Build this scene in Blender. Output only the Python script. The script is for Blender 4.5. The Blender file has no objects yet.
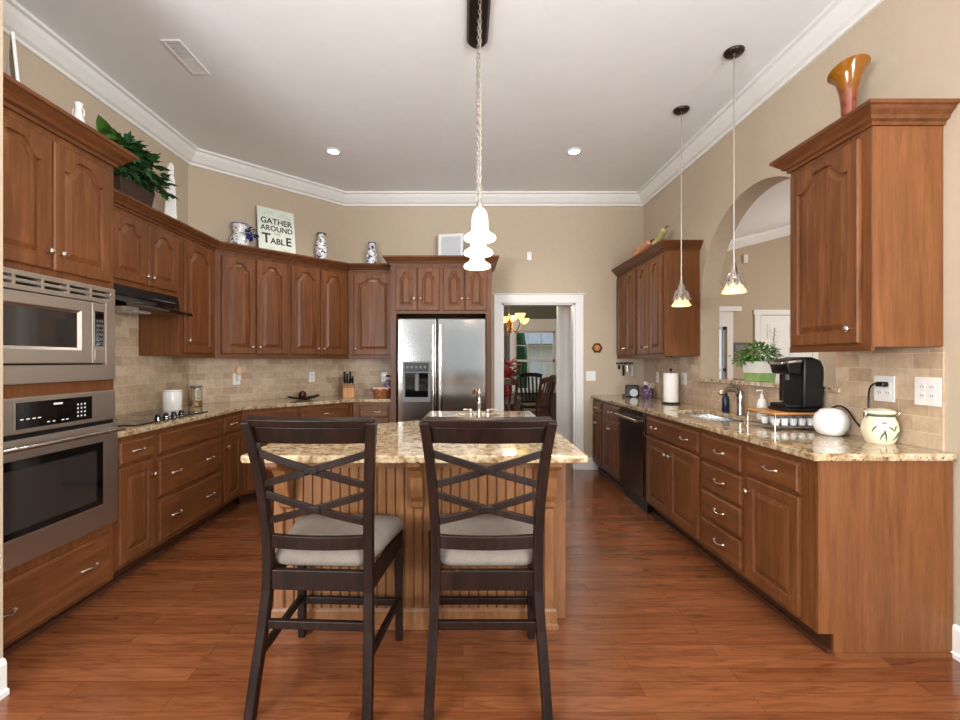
import bpy, bmesh, math, random
from mathutils import Vector, Matrix
random.seed(7)
SC = bpy.context.scene
COL = SC.collection
PI = math.pi

# ------------------------------------------------------------------ camera, world, exposure
cam_data = bpy.data.cameras.new('camera')
cam_data.sensor_width = 36.0
cam_data.lens = 36.0 * 460.0 / 960.0
cam_data.shift_x = 17.0 / 960.0
cam_data.shift_y = 1.0 / 960.0
cam_data.clip_start = 0.05
cam = bpy.data.objects.new('camera', cam_data)
cam.location = (0, 0, 1.33)
cam.rotation_euler = (PI / 2, 0, 0)
COL.objects.link(cam)
SC.camera = cam

SC.view_settings.view_transform = 'Standard'
SC.view_settings.look = 'None'
SC.view_settings.gamma = 1.0
SC.view_settings.use_curve_mapping = False
SC.view_settings.exposure = 0.2

world = bpy.data.worlds.new('world')
SC.world = world
world.use_nodes = True
wn = world.node_tree.nodes
wn['Background'].inputs[0].default_value = (0.80, 0.90, 1.0, 1)
wn['Background'].inputs[1].default_value = 0.8


def light(name, kind, loc, rot, energy, color=(1, 1, 1), size=1.0, size_y=None, spot=None, blend=0.5, parent=None):
    d = bpy.data.lights.new(name, kind)
    d.energy = energy
    d.color = color
    if kind == 'AREA':
        d.shape = 'RECTANGLE' if size_y else 'DISK'
        d.size = size
        if size_y:
            d.size_y = size_y
    else:
        d.shadow_soft_size = size
    if kind == 'SPOT':
        d.spot_size = spot
        d.spot_blend = blend
    o = bpy.data.objects.new(name, d)
    o.location = loc
    o.rotation_euler = rot
    if parent:
        o.parent = parent
    COL.objects.link(o)
    return o


# daylight through the breakfast-room windows behind the camera: the rear wall's own sky view; the area lights are
# unseen fill added beside made-up side windows, one pair tipped up at the ceiling


def aim(d):
    return Vector(d).to_track_quat('-Z', 'Y').to_euler()


for sx in (-1, 1):
    wx = -2.50 if sx < 0 else 2.06
    light('side_fill', 'AREA', (wx, -1.5, 1.75), aim((-sx * 0.68, 0.73, 0.0)), 105, (0.98, 0.99, 1.0), 1.7, 1.7)  # added fill across the kitchen runs
    light('ceiling_fill', 'AREA', (wx - sx * 0.10, -1.5, 1.5), aim((-sx * 0.35, 0.50, 0.80)), 170, (0.90, 0.96, 1.0), 1.7, 1.2)  # added fill, tipped up to brighten the ceiling
# unseen area lights added by blank walls to brighten the family and dining rooms
light('family_room_fill', 'AREA', (7.3, 4.5, 1.9), (0, PI / 2, 0), 130, (1.0, 0.95, 0.88), 2.2, 4.0)
light('dining_room_fill', 'AREA', (-0.9, 8.2, 1.6), (0, -PI / 2, 0), 22, (1.0, 0.97, 0.94), 1.6, 1.6)


# ------------------------------------------------------------------ materials
def lin(c):
    out = []
    for v in c[:3]:
        v = v / 255.0
        out.append(v / 12.92 if v <= 0.04045 else ((v + 0.055) / 1.055) ** 2.4)
    return (out[0], out[1], out[2], 1.0)


class N:
    """tiny node-graph helper"""
    def __init__(self, name):
        self.m = bpy.data.materials.new(name)
        self.m.use_nodes = True
        self.t = self.m.node_tree
        self.b = self.t.nodes['Principled BSDF']

    def n(self, kind, **kw):
        nd = self.t.nodes.new(kind)
        for k, v in kw.items():
            if k.startswith('i_'):
                nd.inputs[k[2:].replace('_', ' ')].default_value = v
            else:
                setattr(nd, k, v)
        return nd

    def l(self, a, b):
        self.t.links.new(a, b)

    def coords(self, scale=(1, 1, 1), rot=(0, 0, 0), kind='Object'):
        tc = self.n('ShaderNodeTexCoord')
        mp = self.n('ShaderNodeMapping')
        mp.inputs['Scale'].default_value = scale
        mp.inputs['Rotation'].default_value = rot
        self.l(tc.outputs[kind], mp.inputs['Vector'])
        return mp.outputs['Vector']

    def noise(self, vec, scale, detail=4, rough=0.55, dist=0.0):
        nd = self.n('ShaderNodeTexNoise')
        nd.inputs['Scale'].default_value = scale
        nd.inputs['Detail'].default_value = detail
        nd.inputs['Roughness'].default_value = rough
        nd.inputs['Distortion'].default_value = dist
        self.l(vec, nd.inputs['Vector'])
        return nd.outputs['Fac']

    def ramp(self, fac, stops, interp='LINEAR'):
        nd = self.n('ShaderNodeValToRGB')
        cr = nd.color_ramp
        cr.interpolation = interp
        while len(cr.elements) > 1:
            cr.elements.remove(cr.elements[-1])
        cr.elements[0].position = stops[0][0]
        cr.elements[0].color = stops[0][1]
        for p, c in stops[1:]:
            e = cr.elements.new(p)
            e.color = c
        self.l(fac, nd.inputs['Fac'])
        return nd.outputs['Color']

    def mix(self, fac, a, b, mode='MIX'):
        nd = self.n('ShaderNodeMix', data_type='RGBA', blend_type=mode)
        for sock, v in ((nd.inputs['Factor'], fac), (nd.inputs['A'], a), (nd.inputs['B'], b)):
            if hasattr(v, 'links') or isinstance(v, bpy.types.NodeSocket):
                self.l(v, sock)
            else:
                sock.default_value = v
        # colour sockets of the Mix node share names with the float ones
        return nd

    def cmix(self, fac, a, b, mode='MIX'):
        nd = self.n('ShaderNodeMixRGB', blend_type=mode)
        for i, v in enumerate((fac, a, b)):
            if isinstance(v, bpy.types.NodeSocket):
                self.l(v, nd.inputs[i])
            else:
                nd.inputs[i].default_value = v
        return nd.outputs[0]

    def bump(self, h, strength=0.2, dist=0.01):
        nd = self.n('ShaderNodeBump')
        nd.inputs['Strength'].default_value = strength
        nd.inputs['Distance'].default_value = dist
        self.l(h, nd.inputs['Height'])
        self.l(nd.outputs['Normal'], self.b.inputs['Normal'])

    def set(self, color=None, rough=None, metal=None, coat=None, spec=None):
        for nm, v in (('Base Color', color), ('Roughness', rough), ('Metallic', metal), ('Coat Weight', coat), ('Specular IOR Level', spec)):
            if v is None:
                continue
            if isinstance(v, bpy.types.NodeSocket):
                self.l(v, self.b.inputs[nm])
            else:
                self.b.inputs[nm].default_value = v
        return self


def plain(name, rgb, rough=0.5, metal=0.0, var=0.06, scale=9.0, coat=0.0, spec=None, bump=0.0):
    """a one-colour material with a faint procedural mottling"""
    g = N(name)
    c = lin(rgb)
    lo = tuple(max(0, v * (1 - var)) for v in c[:3]) + (1,)
    hi = tuple(min(1, v * (1 + var)) for v in c[:3]) + (1,)
    f = g.noise(g.coords(), scale, 3)
    g.set(g.ramp(f, [(0.3, lo), (0.7, hi)]), rough, metal, coat, spec)
    if bump:
        g.bump(f, bump, 0.004)
    return g.m


def wood(name, dark, mid, light_, rough=0.32, axis='z', blotch=2.2, coat=0.15):
    g = N(name)
    s = {'z': (14, 14, 1.0), 'x': (1.0, 14, 14), 'y': (14, 1.0, 14)}[axis]
    v = g.coords(s)
    grain = g.noise(v, 2.4, 7, 0.6, 0.6)
    big = g.noise(g.coords((1.0, 1.0, 0.6)), blotch, 4, 0.6, 0.3)
    c1 = g.ramp(grain, [(0.25, lin(dark)), (0.52, lin(mid)), (0.8, lin(light_))])
    c2 = g.ramp(big, [(0.3, (0.78, 0.76, 0.74, 1)), (0.7, (1.12, 1.10, 1.08, 1))])
    fine = g.noise(g.coords(tuple(k * 9 for k in s)), 2.0, 2)
    c3 = g.ramp(fine, [(0.35, (0.9, 0.9, 0.9, 1)), (0.6, (1.03, 1.03, 1.03, 1))])
    c = g.cmix(1.0, g.cmix(1.0, c1, c2, 'MULTIPLY'), c3, 'MULTIPLY')
    g.set(c, rough, 0.0, coat)
    g.b.inputs['Coat Roughness'].default_value = 0.25
    g.b.inputs['Specular IOR Level'].default_value = 0.35
    g.bump(grain, 0.06, 0.003)
    return g.m


M = {}
M['wall'] = plain('wall_paint', (190, 173, 151), 0.85, var=0.02, scale=30)
M['wall_sage'] = plain('sage_wall_paint', (104, 108, 98), 0.85, var=0.02)
M['ceiling'] = plain('ceiling_paint', (232, 233, 233), 0.9, var=0.015)
M['trim'] = plain('white_trim_paint', (232, 231, 228), 0.45, var=0.015)
M['white'] = plain('white_plastic', (232, 230, 225), 0.4, var=0.02)
M['wood'] = wood('cabinet_wood', (84, 48, 24), (110, 66, 35), (134, 86, 49), rough=0.42, coat=0.0)
M['wood_h'] = wood('drawer_wood', (82, 47, 24), (107, 64, 34), (131, 84, 48), rough=0.42, axis='x', coat=0.0)
M['end'] = wood('end_panel_wood', (100, 60, 31), (121, 75, 41), (138, 90, 53), rough=0.45, blotch=1.4, coat=0.0)  # lighter, more golden tone than the cabinet fronts
M['honey'] = wood('honey_wood', (114, 74, 43), (132, 89, 54), (148, 104, 67), rough=0.4, blotch=1.6)
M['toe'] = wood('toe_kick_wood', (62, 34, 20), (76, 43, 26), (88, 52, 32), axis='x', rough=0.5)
M['espresso'] = wood('espresso_wood', (19, 10, 7), (29, 16, 11), (46, 26, 18), rough=0.42, coat=0.0)
M['espresso'].node_tree.nodes['Principled BSDF'].inputs['Specular IOR Level'].default_value = 0.18
M['dining_wood'] = wood('dining_wood', (58, 28, 18), (78, 40, 25), (98, 54, 34), rough=0.25, coat=0.3)
M['block'] = wood('light_wood', (172, 112, 62), (196, 138, 84), (214, 160, 106), rough=0.4)
M['board'] = wood('bamboo_wood', (186, 122, 66), (208, 146, 86), (222, 166, 104), axis='x', rough=0.35)
M['black'] = plain('black_plastic', (14, 14, 15), 0.34, var=0.1, spec=0.35)
M['gloss_black'] = plain('black_glass', (8, 8, 9), 0.05, var=0.1, coat=0.4)
M['oven_glass'] = plain('dark_oven_glass', (44, 40, 38), 0.06, var=0.08, coat=0.5)
M['chrome'] = plain('chrome', (205, 203, 200), 0.12, 1.0, var=0.02)
M['nickel'] = plain('satin_nickel', (206, 198, 188), 0.28, 1.0, var=0.03)
M['champagne'] = plain('brushed_champagne_nickel', (180, 173, 164), 0.25, 1.0, var=0.03)
M['brass'] = plain('aged_brass', (150, 104, 50), 0.3, 1.0, var=0.1)
M['bronze'] = plain('dark_bronze', (58, 44, 36), 0.38, 0.7, var=0.1)
M['grey'] = plain('grey_plastic', (92, 92, 93), 0.4, var=0.05)
M['ceramic'] = plain('white_ceramic', (233, 231, 226), 0.18, var=0.02, coat=0.3)
M['cream'] = plain('cream_ceramic', (226, 218, 188), 0.2, var=0.04, coat=0.3)
M['green_paint'] = plain('green_glaze', (74, 84, 58), 0.3, var=0.15)
M['lime'] = plain('green_band', (136, 172, 104), 0.5, var=0.15, scale=40)
M['soil'] = plain('soil', (50, 38, 28), 0.95, var=0.3, scale=60)
M['leaf'] = plain('ivy_leaf', (44, 84, 40), 0.45, var=0.45, scale=14)
M['leaf_light'] = plain('fresh_leaf', (86, 128, 52), 0.45, var=0.4, scale=18)
M['stem'] = plain('plant_stem', (90, 110, 60), 0.6, var=0.2)
M['basket_brown'] = plain('dark_basket', (58, 38, 26), 0.7, var=0.35, scale=70, bump=0.5)
M['red'] = plain('red_petal', (168, 22, 30), 0.5, var=0.25)
M['pink'] = plain('pale_pink_cloth', (226, 196, 190), 0.8, var=0.1)
M['purple'] = plain('purple_plastic', (74, 44, 96), 0.4, var=0.2)
M['navy'] = plain('navy_blue_plastic', (26, 34, 62), 0.3, var=0.15)
M['blue'] = plain('blue_glaze', (40, 56, 118), 0.3, var=0.2)
M['paper'] = plain('white_paper', (240, 238, 233), 0.9, var=0.02)
M['ink'] = plain('dark_lettering', (44, 46, 46), 0.7, var=0.05)
M['sage_ink'] = plain('sage_lettering', (150, 172, 156), 0.7, var=0.05)
M['sign_face'] = plain('pale_mint_board', (222, 228, 216), 0.7, var=0.03)
M['maroon'] = plain('maroon_ball', (66, 18, 20), 0.25, var=0.25)
M['dark_tray'] = plain('dark_tray', (30, 22, 20), 0.3, var=0.2)
M['gourd_orange'] = plain('orange_gourd', (196, 136, 100), 0.5, var=0.25, scale=16)
M['gourd_green'] = plain('green_gourd', (176, 168, 112), 0.5, var=0.25, scale=16)
M['cookie'] = plain('amber_contents', (190, 132, 70), 0.6, var=0.3, scale=60)
M['frame_dark'] = plain('dark_picture_frame', (40, 26, 20), 0.4, var=0.2)
M['frame_photo'] = plain('grey_picture', (106, 98, 90), 0.5, var=0.6, scale=30)
M['pale_grey'] = plain('pale_grey_card', (196, 198, 204), 0.6, var=0.04)
M['red_wood'] = plain('red_brown_wood', (92, 40, 26), 0.3, var=0.2)
M['brick'] = plain('distant_siding', (236, 222, 204), 0.9, var=0.08)
M['roof'] = plain('distant_roof', (196, 200, 208), 0.9, var=0.1)
M['lawn'] = plain('distant_lawn', (92, 110, 66), 0.95, var=0.2)


def stainless(name, rgb, rough, axis='x'):
    g = N(name)
    s = {'x': (1, 60, 60), 'z': (60, 60, 1)}[axis]
    f = g.noise(g.coords(s), 12, 3)
    c = lin(rgb)
    g.set(g.ramp(f, [(0.3, tuple(v * 0.93 for v in c[:3]) + (1,)), (0.7, c)]), rough, 1.0)
    g.bump(f, 0.008, 0.0005)
    return g.m


M['steel'] = stainless('brushed_steel', (214, 206, 197), 0.36)
M['steel_fridge'] = stainless('refrigerator_steel', (178, 175, 170), 0.13)
M['steel_dark'] = stainless('dark_dishwasher_steel', (92, 76, 66), 0.25, 'z')
M['sink_steel'] = stainless('sink_steel', (206, 206, 205), 0.2)


def fabric():
    g = N('taupe_seat_fabric')
    v = g.coords((1, 1, 1))
    a = g.noise(v, 320, 2)
    b = g.noise(v, 14, 3)
    c = g.cmix(0.5, g.ramp(a, [(0.3, lin((92, 83, 75))), (0.7, lin((140, 130, 119)))]), g.ramp(b, [(0.3, lin((106, 97, 88))), (0.7, lin((128, 118, 108)))]))
    g.set(c, 0.95)
    g.bump(a, 0.4, 0.002)
    return g.m


M['fabric'] = fabric()


def granite():
    g = N('speckled_granite')
    v = g.coords()
    big = g.noise(v, 26, 5, 0.65, 0.4)
    c1 = g.ramp(big, [(0.34, lin((122, 92, 60))), (0.46, lin((168, 144, 110))), (0.56, lin((190, 172, 142))), (0.72, lin((206, 193, 168)))])
    mid = g.noise(v, 75, 4, 0.6)
    c2 = g.cmix(g.ramp(mid, [(0.60, (0, 0, 0, 1)), (0.68, (1, 1, 1, 1))]), c1, lin((120, 82, 48)))
    sp = g.noise(v, 46, 3, 0.7, 0.2)
    c3 = g.cmix(g.ramp(sp, [(0.63, (0, 0, 0, 1)), (0.68, (1, 1, 1, 1))]), c2, lin((40, 31, 26)))
    g.set(c3, 0.09, 0.0, 0.2)
    return g.m


M['granite'] = granite()


def tiles():
    g = N('travertine_tile')
    tc = g.n('ShaderNodeTexCoord')
    sp = g.n('ShaderNodeSeparateXYZ')
    cb = g.n('ShaderNodeCombineXYZ')
    g.l(tc.outputs['Object'], sp.inputs[0])
    g.l(sp.outputs['X'], cb.inputs['X'])
    g.l(sp.outputs['Z'], cb.inputs['Y'])
    br = g.n('ShaderNodeTexBrick')
    br.offset = 0.5
    for k, v in (('Scale', 1.0), ('Mortar Size', 0.0022), ('Mortar Smooth', 0.4), ('Bias', 0.0), ('Brick Width', 0.152), ('Row Height', 0.076)):
        br.inputs[k].default_value = v
    br.inputs['Color1'].default_value = lin((178, 152, 124))
    br.inputs['Color2'].default_value = lin((208, 186, 160))
    br.inputs['Mortar'].default_value = lin((206, 190, 168))
    g.l(cb.outputs[0], br.inputs['Vector'])
    v = g.coords()
    a = g.noise(v, 22, 5, 0.6, 0.5)
    c = g.cmix(1.0, br.outputs['Color'], g.ramp(a, [(0.3, (0.84, 0.80, 0.76, 1)), (0.62, (1.05, 1.05, 1.05, 1))]), 'MULTIPLY')
    g.set(c, 0.5)
    inv = g.n('ShaderNodeMath', operation='SUBTRACT')
    inv.inputs[0].default_value = 1.0
    g.l(br.outputs['Fac'], inv.inputs[1])
    g.bump(inv.outputs[0], 0.35, 0.003)
    return g.m


M['tile'] = tiles()


def floor_mat():
    g = N('oak_plank_floor')
    v = g.coords((1, 1, 1))
    br = g.n('ShaderNodeTexBrick')
    br.offset = 0.37
    br.offset_frequency = 2
    for k, val in (('Scale', 1.0), ('Mortar Size', 0.0012), ('Mortar Smooth', 0.3), ('Bias', 0.0), ('Brick Width', 1.15), ('Row Height', 0.083)):
        br.inputs[k].default_value = val
    br.inputs['Color1'].default_value = lin((108, 62, 36))
    br.inputs['Color2'].default_value = lin((126, 76, 46))
    br.inputs['Mortar'].default_value = lin((84, 44, 26))
    g.l(v, br.inputs['Vector'])
    # every plank shifts the grain a little: the plank's own colour offsets the lookup
    off = g.n('ShaderNodeVectorMath', operation='MULTIPLY')
    g.l(br.outputs['Color'], off.inputs[0])
    off.inputs[1].default_value = (37, 91, 13)
    add = g.n('ShaderNodeVectorMath', operation='ADD')
    g.l(g.coords((1.6, 13, 1)), add.inputs[0])
    g.l(off.outputs[0], add.inputs[1])
    grain = g.noise(add.outputs[0], 2.2, 6, 0.62, 1.1)
    c = g.cmix(1.0, br.outputs['Color'], g.ramp(grain, [(0.32, (0.70, 0.61, 0.54, 1)), (0.47, (0.99, 0.98, 0.97, 1)), (0.68, (1.30, 1.28, 1.25, 1))]), 'MULTIPLY')
    g.set(c, 0.2, 0.0, 0.25)
    g.b.inputs['Coat Roughness'].default_value = 0.12
    g.bump(br.outputs['Fac'], -0.15, 0.002)
    return g.m


M['floor'] = floor_mat()


def glow(name, rgb, strength, base=None):
    g = N(name)
    f = g.noise(g.coords(), 40, 3)
    c = lin(rgb)
    col = g.ramp(f, [(0.3, tuple(v * 0.85 for v in c[:3]) + (1,)), (0.7, c)])
    g.set(base and lin(base) or c, 0.25)
    g.l(col, g.b.inputs['Emission Color'])
    g.b.inputs['Emission Strength'].default_value = strength
    return g.m


M['lit_shade'] = glow('lit_white_glass_shade', (255, 244, 224), 1.15)
M['lit_amber'] = glow('lit_amber_shade', (255, 214, 140), 1.5)
M['lit_cream'] = glow('lit_cream_shade', (255, 226, 176), 0.32)
M['can_glow'] = glow('downlight_glow', (255, 248, 236), 9.0)
M['lamp_tip'] = glow('night_light_glow', (226, 184, 144), 0.1)


def glass(name, rgb, rough=0.02, trans=1.0, ior=1.45):
    g = N(name)
    f = g.noise(g.coords(), 18, 3)
    c = lin(rgb)
    g.set(g.ramp(f, [(0.3, tuple(v * 0.92 for v in c[:3]) + (1,)), (0.7, c)]), rough)
    g.b.inputs['Transmission Weight'].default_value = trans
    g.b.inputs['IOR'].default_value = ior
    return g.m


M['glass'] = glass('clear_glass', (244, 248, 246))
M['pane'] = glass('window_glass', (250, 252, 252), ior=1.02)


def amber_glass():
    g = N('amber_art_glass')
    a = g.noise(g.coords((1, 1, 0.7)), 22, 4, 0.6, 0.4)
    sp = g.n('ShaderNodeSeparateXYZ')
    tc = g.n('ShaderNodeTexCoord')
    g.l(tc.outputs['Object'], sp.inputs[0])
    h = g.ramp(sp.outputs['Z'], [(0.0, lin((140, 74, 36))), (0.22, lin((150, 66, 34))), (0.36, lin((150, 92, 22)))])
    c = g.cmix(g.ramp(a, [(0.52, (0, 0, 0, 1)), (0.6, (1, 1, 1, 1))]), h, lin((122, 44, 40)))
    c = g.cmix(g.ramp(sp.outputs['Z'], [(0.28, (0, 0, 0, 1)), (0.33, (1, 1, 1, 1))]), c, lin((158, 98, 24)))
    g.set(c, 0.08, 0.0, 0.4)
    g.b.inputs['Transmission Weight'].default_value = 0.35
    return g.m


M['amber'] = amber_glass()


def blue_white(name, scale, thr):
    g = N(name)
    a = g.noise(g.coords(), scale, 2, 0.5, 1.2)
    c = g.cmix(g.ramp(a, [(thr, (0, 0, 0, 1)), (thr + 0.03, (1, 1, 1, 1))]), lin((232, 232, 230)), lin((38, 52, 112)))
    g.set(c, 0.15, 0.0, 0.3)
    return g.m


M['delft'] = blue_white('blue_and_white_china', 34, 0.52)
M['delft_jug'] = blue_white('blue_flowered_china', 26, 0.58)


def mottled(name, c1, c2, scale, thr, rough=0.4, metal=0.0):
    g = N(name)
    a = g.noise(g.coords(), scale, 3, 0.6, 0.6)
    g.set(g.cmix(g.ramp(a, [(thr, (0, 0, 0, 1)), (thr + 0.04, (1, 1, 1, 1))]), lin(c1), lin(c2)), rough, metal)
    return g.m


M['wicker'] = mottled('wicker_basket', (168, 104, 58), (112, 64, 34), 60, 0.5, 0.7)
M['leafy_metal'] = mottled('silver_leaf_metal', (176, 168, 160), (96, 66, 56), 46, 0.56, 0.35, 0.7)
M['confetti'] = mottled('patterned_purple', (96, 72, 110), (214, 206, 206), 60, 0.58, 0.5)


# ------------------------------------------------------------------ mesh helpers
class MB:
    """collects shapes into one mesh object"""
    def __init__(self):
        self.bm = bmesh.new()

    def poly(self, vs, faces):
        b = [self.bm.verts.new(v) for v in vs]
        for f in faces:
            try:
                self.bm.faces.new([b[i] for i in f])
            except ValueError:
                pass
        return self

    def box(self, x0, x1, y0, y1, z0, z1):
        v = [(x, y, z) for z in (z0, z1) for y in (y0, y1) for x in (x0, x1)]
        return self.poly(v, [(0, 2, 3, 1), (4, 5, 7, 6), (0, 1, 5, 4), (2, 6, 7, 3), (0, 4, 6, 2), (1, 3, 7, 5)])

    def loops(self, ls, cap0=True, cap1=True, closed=True):
        bs = [[self.bm.verts.new(p) for p in l] for l in ls]
        n = len(bs[0])
        for a, b in zip(bs, bs[1:]):
            for i in range(n if closed else n - 1):
                j = (i + 1) % n
                try:
                    self.bm.faces.new((a[i], a[j], b[j], b[i]))
                except ValueError:
                    pass
        if cap0:
            self.bm.faces.new(list(reversed(bs[0])))
        if cap1:
            self.bm.faces.new(bs[-1])
        return self

    def lathe(self, prof, c=(0, 0, 0), n=24, axis='z', cap=True, scallop=None):
        """prof: (radius, height) pairs; scallop(i) may change a radius by angle"""
        ls = []
        for k, (r, h) in enumerate(prof):
            l = []
            for i in range(n):
                a = 2 * PI * i / n
                rr = r * (scallop(k, a) if scallop else 1)
                p = (rr * math.cos(a), rr * math.sin(a), h)
                if axis == 'y':
                    p = (p[0], -p[2], p[1])
                elif axis == 'x':
                    p = (p[2], p[0], p[1])
                l.append((p[0] + c[0], p[1] + c[1], p[2] + c[2]))
            ls.append(l)
        return self.loops(ls, cap, cap)

    def tube(self, pts, r, n=8, closed=False):
        pts = [Vector(p) for p in pts]
        rs = r if isinstance(r, (list, tuple)) else [r] * len(pts)
        ls = []
        up = Vector((0, 0, 1))
        for i, p in enumerate(pts):
            if closed:
                t = pts[(i + 1) % len(pts)] - pts[i - 1]
            else:
                t = pts[min(i + 1, len(pts) - 1)] - pts[max(i - 1, 0)]
            t.normalize()
            if i == 0:
                a = t.cross(up)
                if a.length < 1e-3:
                    a = t.cross(Vector((1, 0, 0)))
                a.normalize()
            else:
                a = (a - t * a.dot(t)).normalized()
            b = t.cross(a)
            ls.append([p + (a * math.cos(2 * PI * k / n) + b * math.sin(2 * PI * k / n)) * rs[i] for k in range(n)])
        if closed:
            ls.append(ls[0])
            return self.loops(ls, False, False)
        return self.loops(ls)

    def sweep(self, pts, w, d, side):
        """a rectangular bar along pts; w across 'side', d across the third direction"""
        pts = [Vector(p) for p in pts]
        side = Vector(side).normalized()
        ws = w if isinstance(w, (list, tuple)) else [w] * len(pts)
        ls = []
        for i, p in enumerate(pts):
            t = (pts[min(i + 1, len(pts) - 1)] - pts[max(i - 1, 0)]).normalized()
            s = (side - t * side.dot(t)).normalized()
            q = t.cross(s)
            h, e = ws[i] / 2, d / 2
            ls.append([p + s * h + q * e, p - s * h + q * e, p - s * h - q * e, p + s * h - q * e])
        return self.loops(ls)

    def crown(self, path, prof, side=1, closed=False):
        """profile (out, z) swept along a plan polyline with mitred corners; out is to the right of travel when side is 1"""
        P = [Vector((p[0], p[1])) for p in path]
        ls = []
        m = len(P)
        for i, p in enumerate(P):
            def nrm(a, b):
                t = (b - a).normalized()
                return Vector((t.y, -t.x)) * side
            if 0 < i < m - 1:
                n1, n2 = nrm(P[i - 1], p), nrm(p, P[i + 1])
                n = (n1 + n2) / (1 + n1.dot(n2))
            elif i == 0:
                n = nrm(P[0], P[1])
            else:
                n = nrm(P[-2], P[-1])
            ls.append([(p.x + n.x * o, p.y + n.y * o, z) for o, z in prof])
        return self.loops(ls)

    def plate(self, outer, holes=(), t=0.1, plane='xy', base=0.0):
        """a plate with holes: outlines in the plane, thickness t along the third axis from base"""
        es = []
        for lp in [outer] + list(holes):
            if plane == 'xy':
                vs = [self.bm.verts.new((u, v, base)) for u, v in lp]
            elif plane == 'xz':
                vs = [self.bm.verts.new((u, base, v)) for u, v in lp]
            else:
                vs = [self.bm.verts.new((base, u, v)) for u, v in lp]
            es += [self.bm.edges.new((vs[i], vs[(i + 1) % len(vs)])) for i in range(len(vs))]
        r = bmesh.ops.triangle_fill(self.bm, use_beauty=True, use_dissolve=False, edges=es)
        fs = [f for f in r['geom'] if isinstance(f, bmesh.types.BMFace)]
        bmesh.ops.dissolve_limit(self.bm, angle_limit=0.01, verts=list({v for f in fs for v in f.verts}), edges=list({e for f in fs for e in f.edges}))
        fs = [f for f in self.bm.faces if all(abs(v.co['xyz'.index({'xy': 'z', 'xz': 'y', 'yz': 'x'}[plane])] - base) < 1e-6 for v in f.verts)]
        ex = bmesh.ops.extrude_face_region(self.bm, geom=fs)
        d = {'xy': (0, 0, t), 'xz': (0, t, 0), 'yz': (t, 0, 0)}[plane]
        bmesh.ops.translate(self.bm, vec=d, verts=[g for g in ex['geom'] if isinstance(g, bmesh.types.BMVert)])
        return self

    def move(self, loc=(0, 0, 0), rotz=0.0, rot=None):
        m = Matrix.Translation(loc) @ (rot if rot else Matrix.Rotation(rotz, 4, 'Z'))
        bmesh.ops.transform(self.bm, matrix=m, verts=self.bm.verts)
        return self

    def build(self, name, mat, parent=None, bevel=0.0, smooth=False, seg=2, loc=None, rot=None, subsurf=0):
        bmesh.ops.recalc_face_normals(self.bm, faces=self.bm.faces)
        me = bpy.data.meshes.new(name)
        self.bm.to_mesh(me)
        self.bm.free()
        o = bpy.data.objects.new(name, me)
        me.materials.append(mat)
        if smooth:
            for p in me.polygons:
                p.use_smooth = True
            try:
                me.set_sharp_from_angle(angle=math.radians(50))
            except Exception:
                pass
        COL.objects.link(o)
        if parent:
            o.parent = parent
        if loc:
            o.location = loc
        if rot:
            o.rotation_euler = rot
        if subsurf:
            md = o.modifiers.new('subsurf', 'SUBSURF')
            md.levels = md.render_levels = subsurf
        if bevel:
            md = o.modifiers.new('bevel', 'BEVEL')
            md.width = bevel
            md.segments = seg
            md.limit_method = 'ANGLE'
            md.angle_limit = math.radians(40)
        return o


def thing(name, label, cat, loc=(0, 0, 0), rz=0.0, group=None):
    o = bpy.data.objects.new(name, None)
    o.empty_display_size = 0.1
    o.location = loc
    o.rotation_euler = (0, 0, rz)
    COL.objects.link(o)
    return tag(o, label, cat, group)


def tag(o, label, cat, group=None):
    o['label'] = label
    o['category'] = cat
    if group:
        o['group'] = group
    return o


def struct(o):
    o['kind'] = 'structure'
    return o


def arc(cx, cy, r, a0, a1, n):
    return [(cx + r * math.cos(a0 + (a1 - a0) * i / n), cy + r * math.sin(a0 + (a1 - a0) * i / n)) for i in range(n + 1)]


CEIL = 3.37
XL, XR, YB, YR = -2.66, 2.22, 5.65, -3.0     # left wall, right wall, back wall, wall behind the camera

# ------------------------------------------------------------------ the setting
struct(MB().box(-3.2, 8.0, -3.2, 10.6, -0.08, 0).build('floor', M['floor']))
struct(MB().box(-2.9, 2.40, -3.2, 5.8, CEIL, CEIL + 0.08).build('ceiling', M['ceiling']))
SW = [(-2.35, 0.9), (-0.65, 0.9), (-0.65, 2.6), (-2.35, 2.6)]  # side window openings behind the camera, made up to go with the fill lights
struct(MB().plate([(YR - 0.15, 0), (4.45, 0), (4.45, CEIL), (YR - 0.15, CEIL)], [SW], -0.15, 'yz', XL).build('wall_left', M['wall']))
dg = 1.2
struct(MB().plate([(XL, 4.45), (XL + dg, YB), (XL + dg, YB + 0.12), (XL - 0.15, YB + 0.12), (XL - 0.15, 4.45)], (), CEIL).build('wall_diagonal', M['wall']))
# back wall with the doorway to the dining room
DX0, DX1, DH = 0.48, 1.376, 2.04
struct(MB().plate([(XL + dg, 0), (DX0, 0), (DX0, DH), (DX1, DH), (DX1, 0), (2.37, 0), (2.37, CEIL), (XL + dg, CEIL)], (), 0.12, 'xz', YB).build('wall_back', M['wall']))
# right wall with the arched pass-through over the sink
AC, AR, AS, AB = 3.51, 0.78, 1.90, 1.14
arch = [(AC - AR, AB), (AC + AR, AB)] + arc(AC, AS, AR, 0, PI, 28)
struct(MB().plate([(YR - 0.15, 0), (YB, 0), (YB, CEIL), (YR - 0.15, CEIL)], [arch, SW], 0.17, 'yz', XR).build('wall_right', M['wall']))
# short return wall left of the oven cabinet
struct(MB().box(XL, -1.838, 1.73, 1.838, 0, CEIL).build('wall_return', M['wall']))
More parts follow.
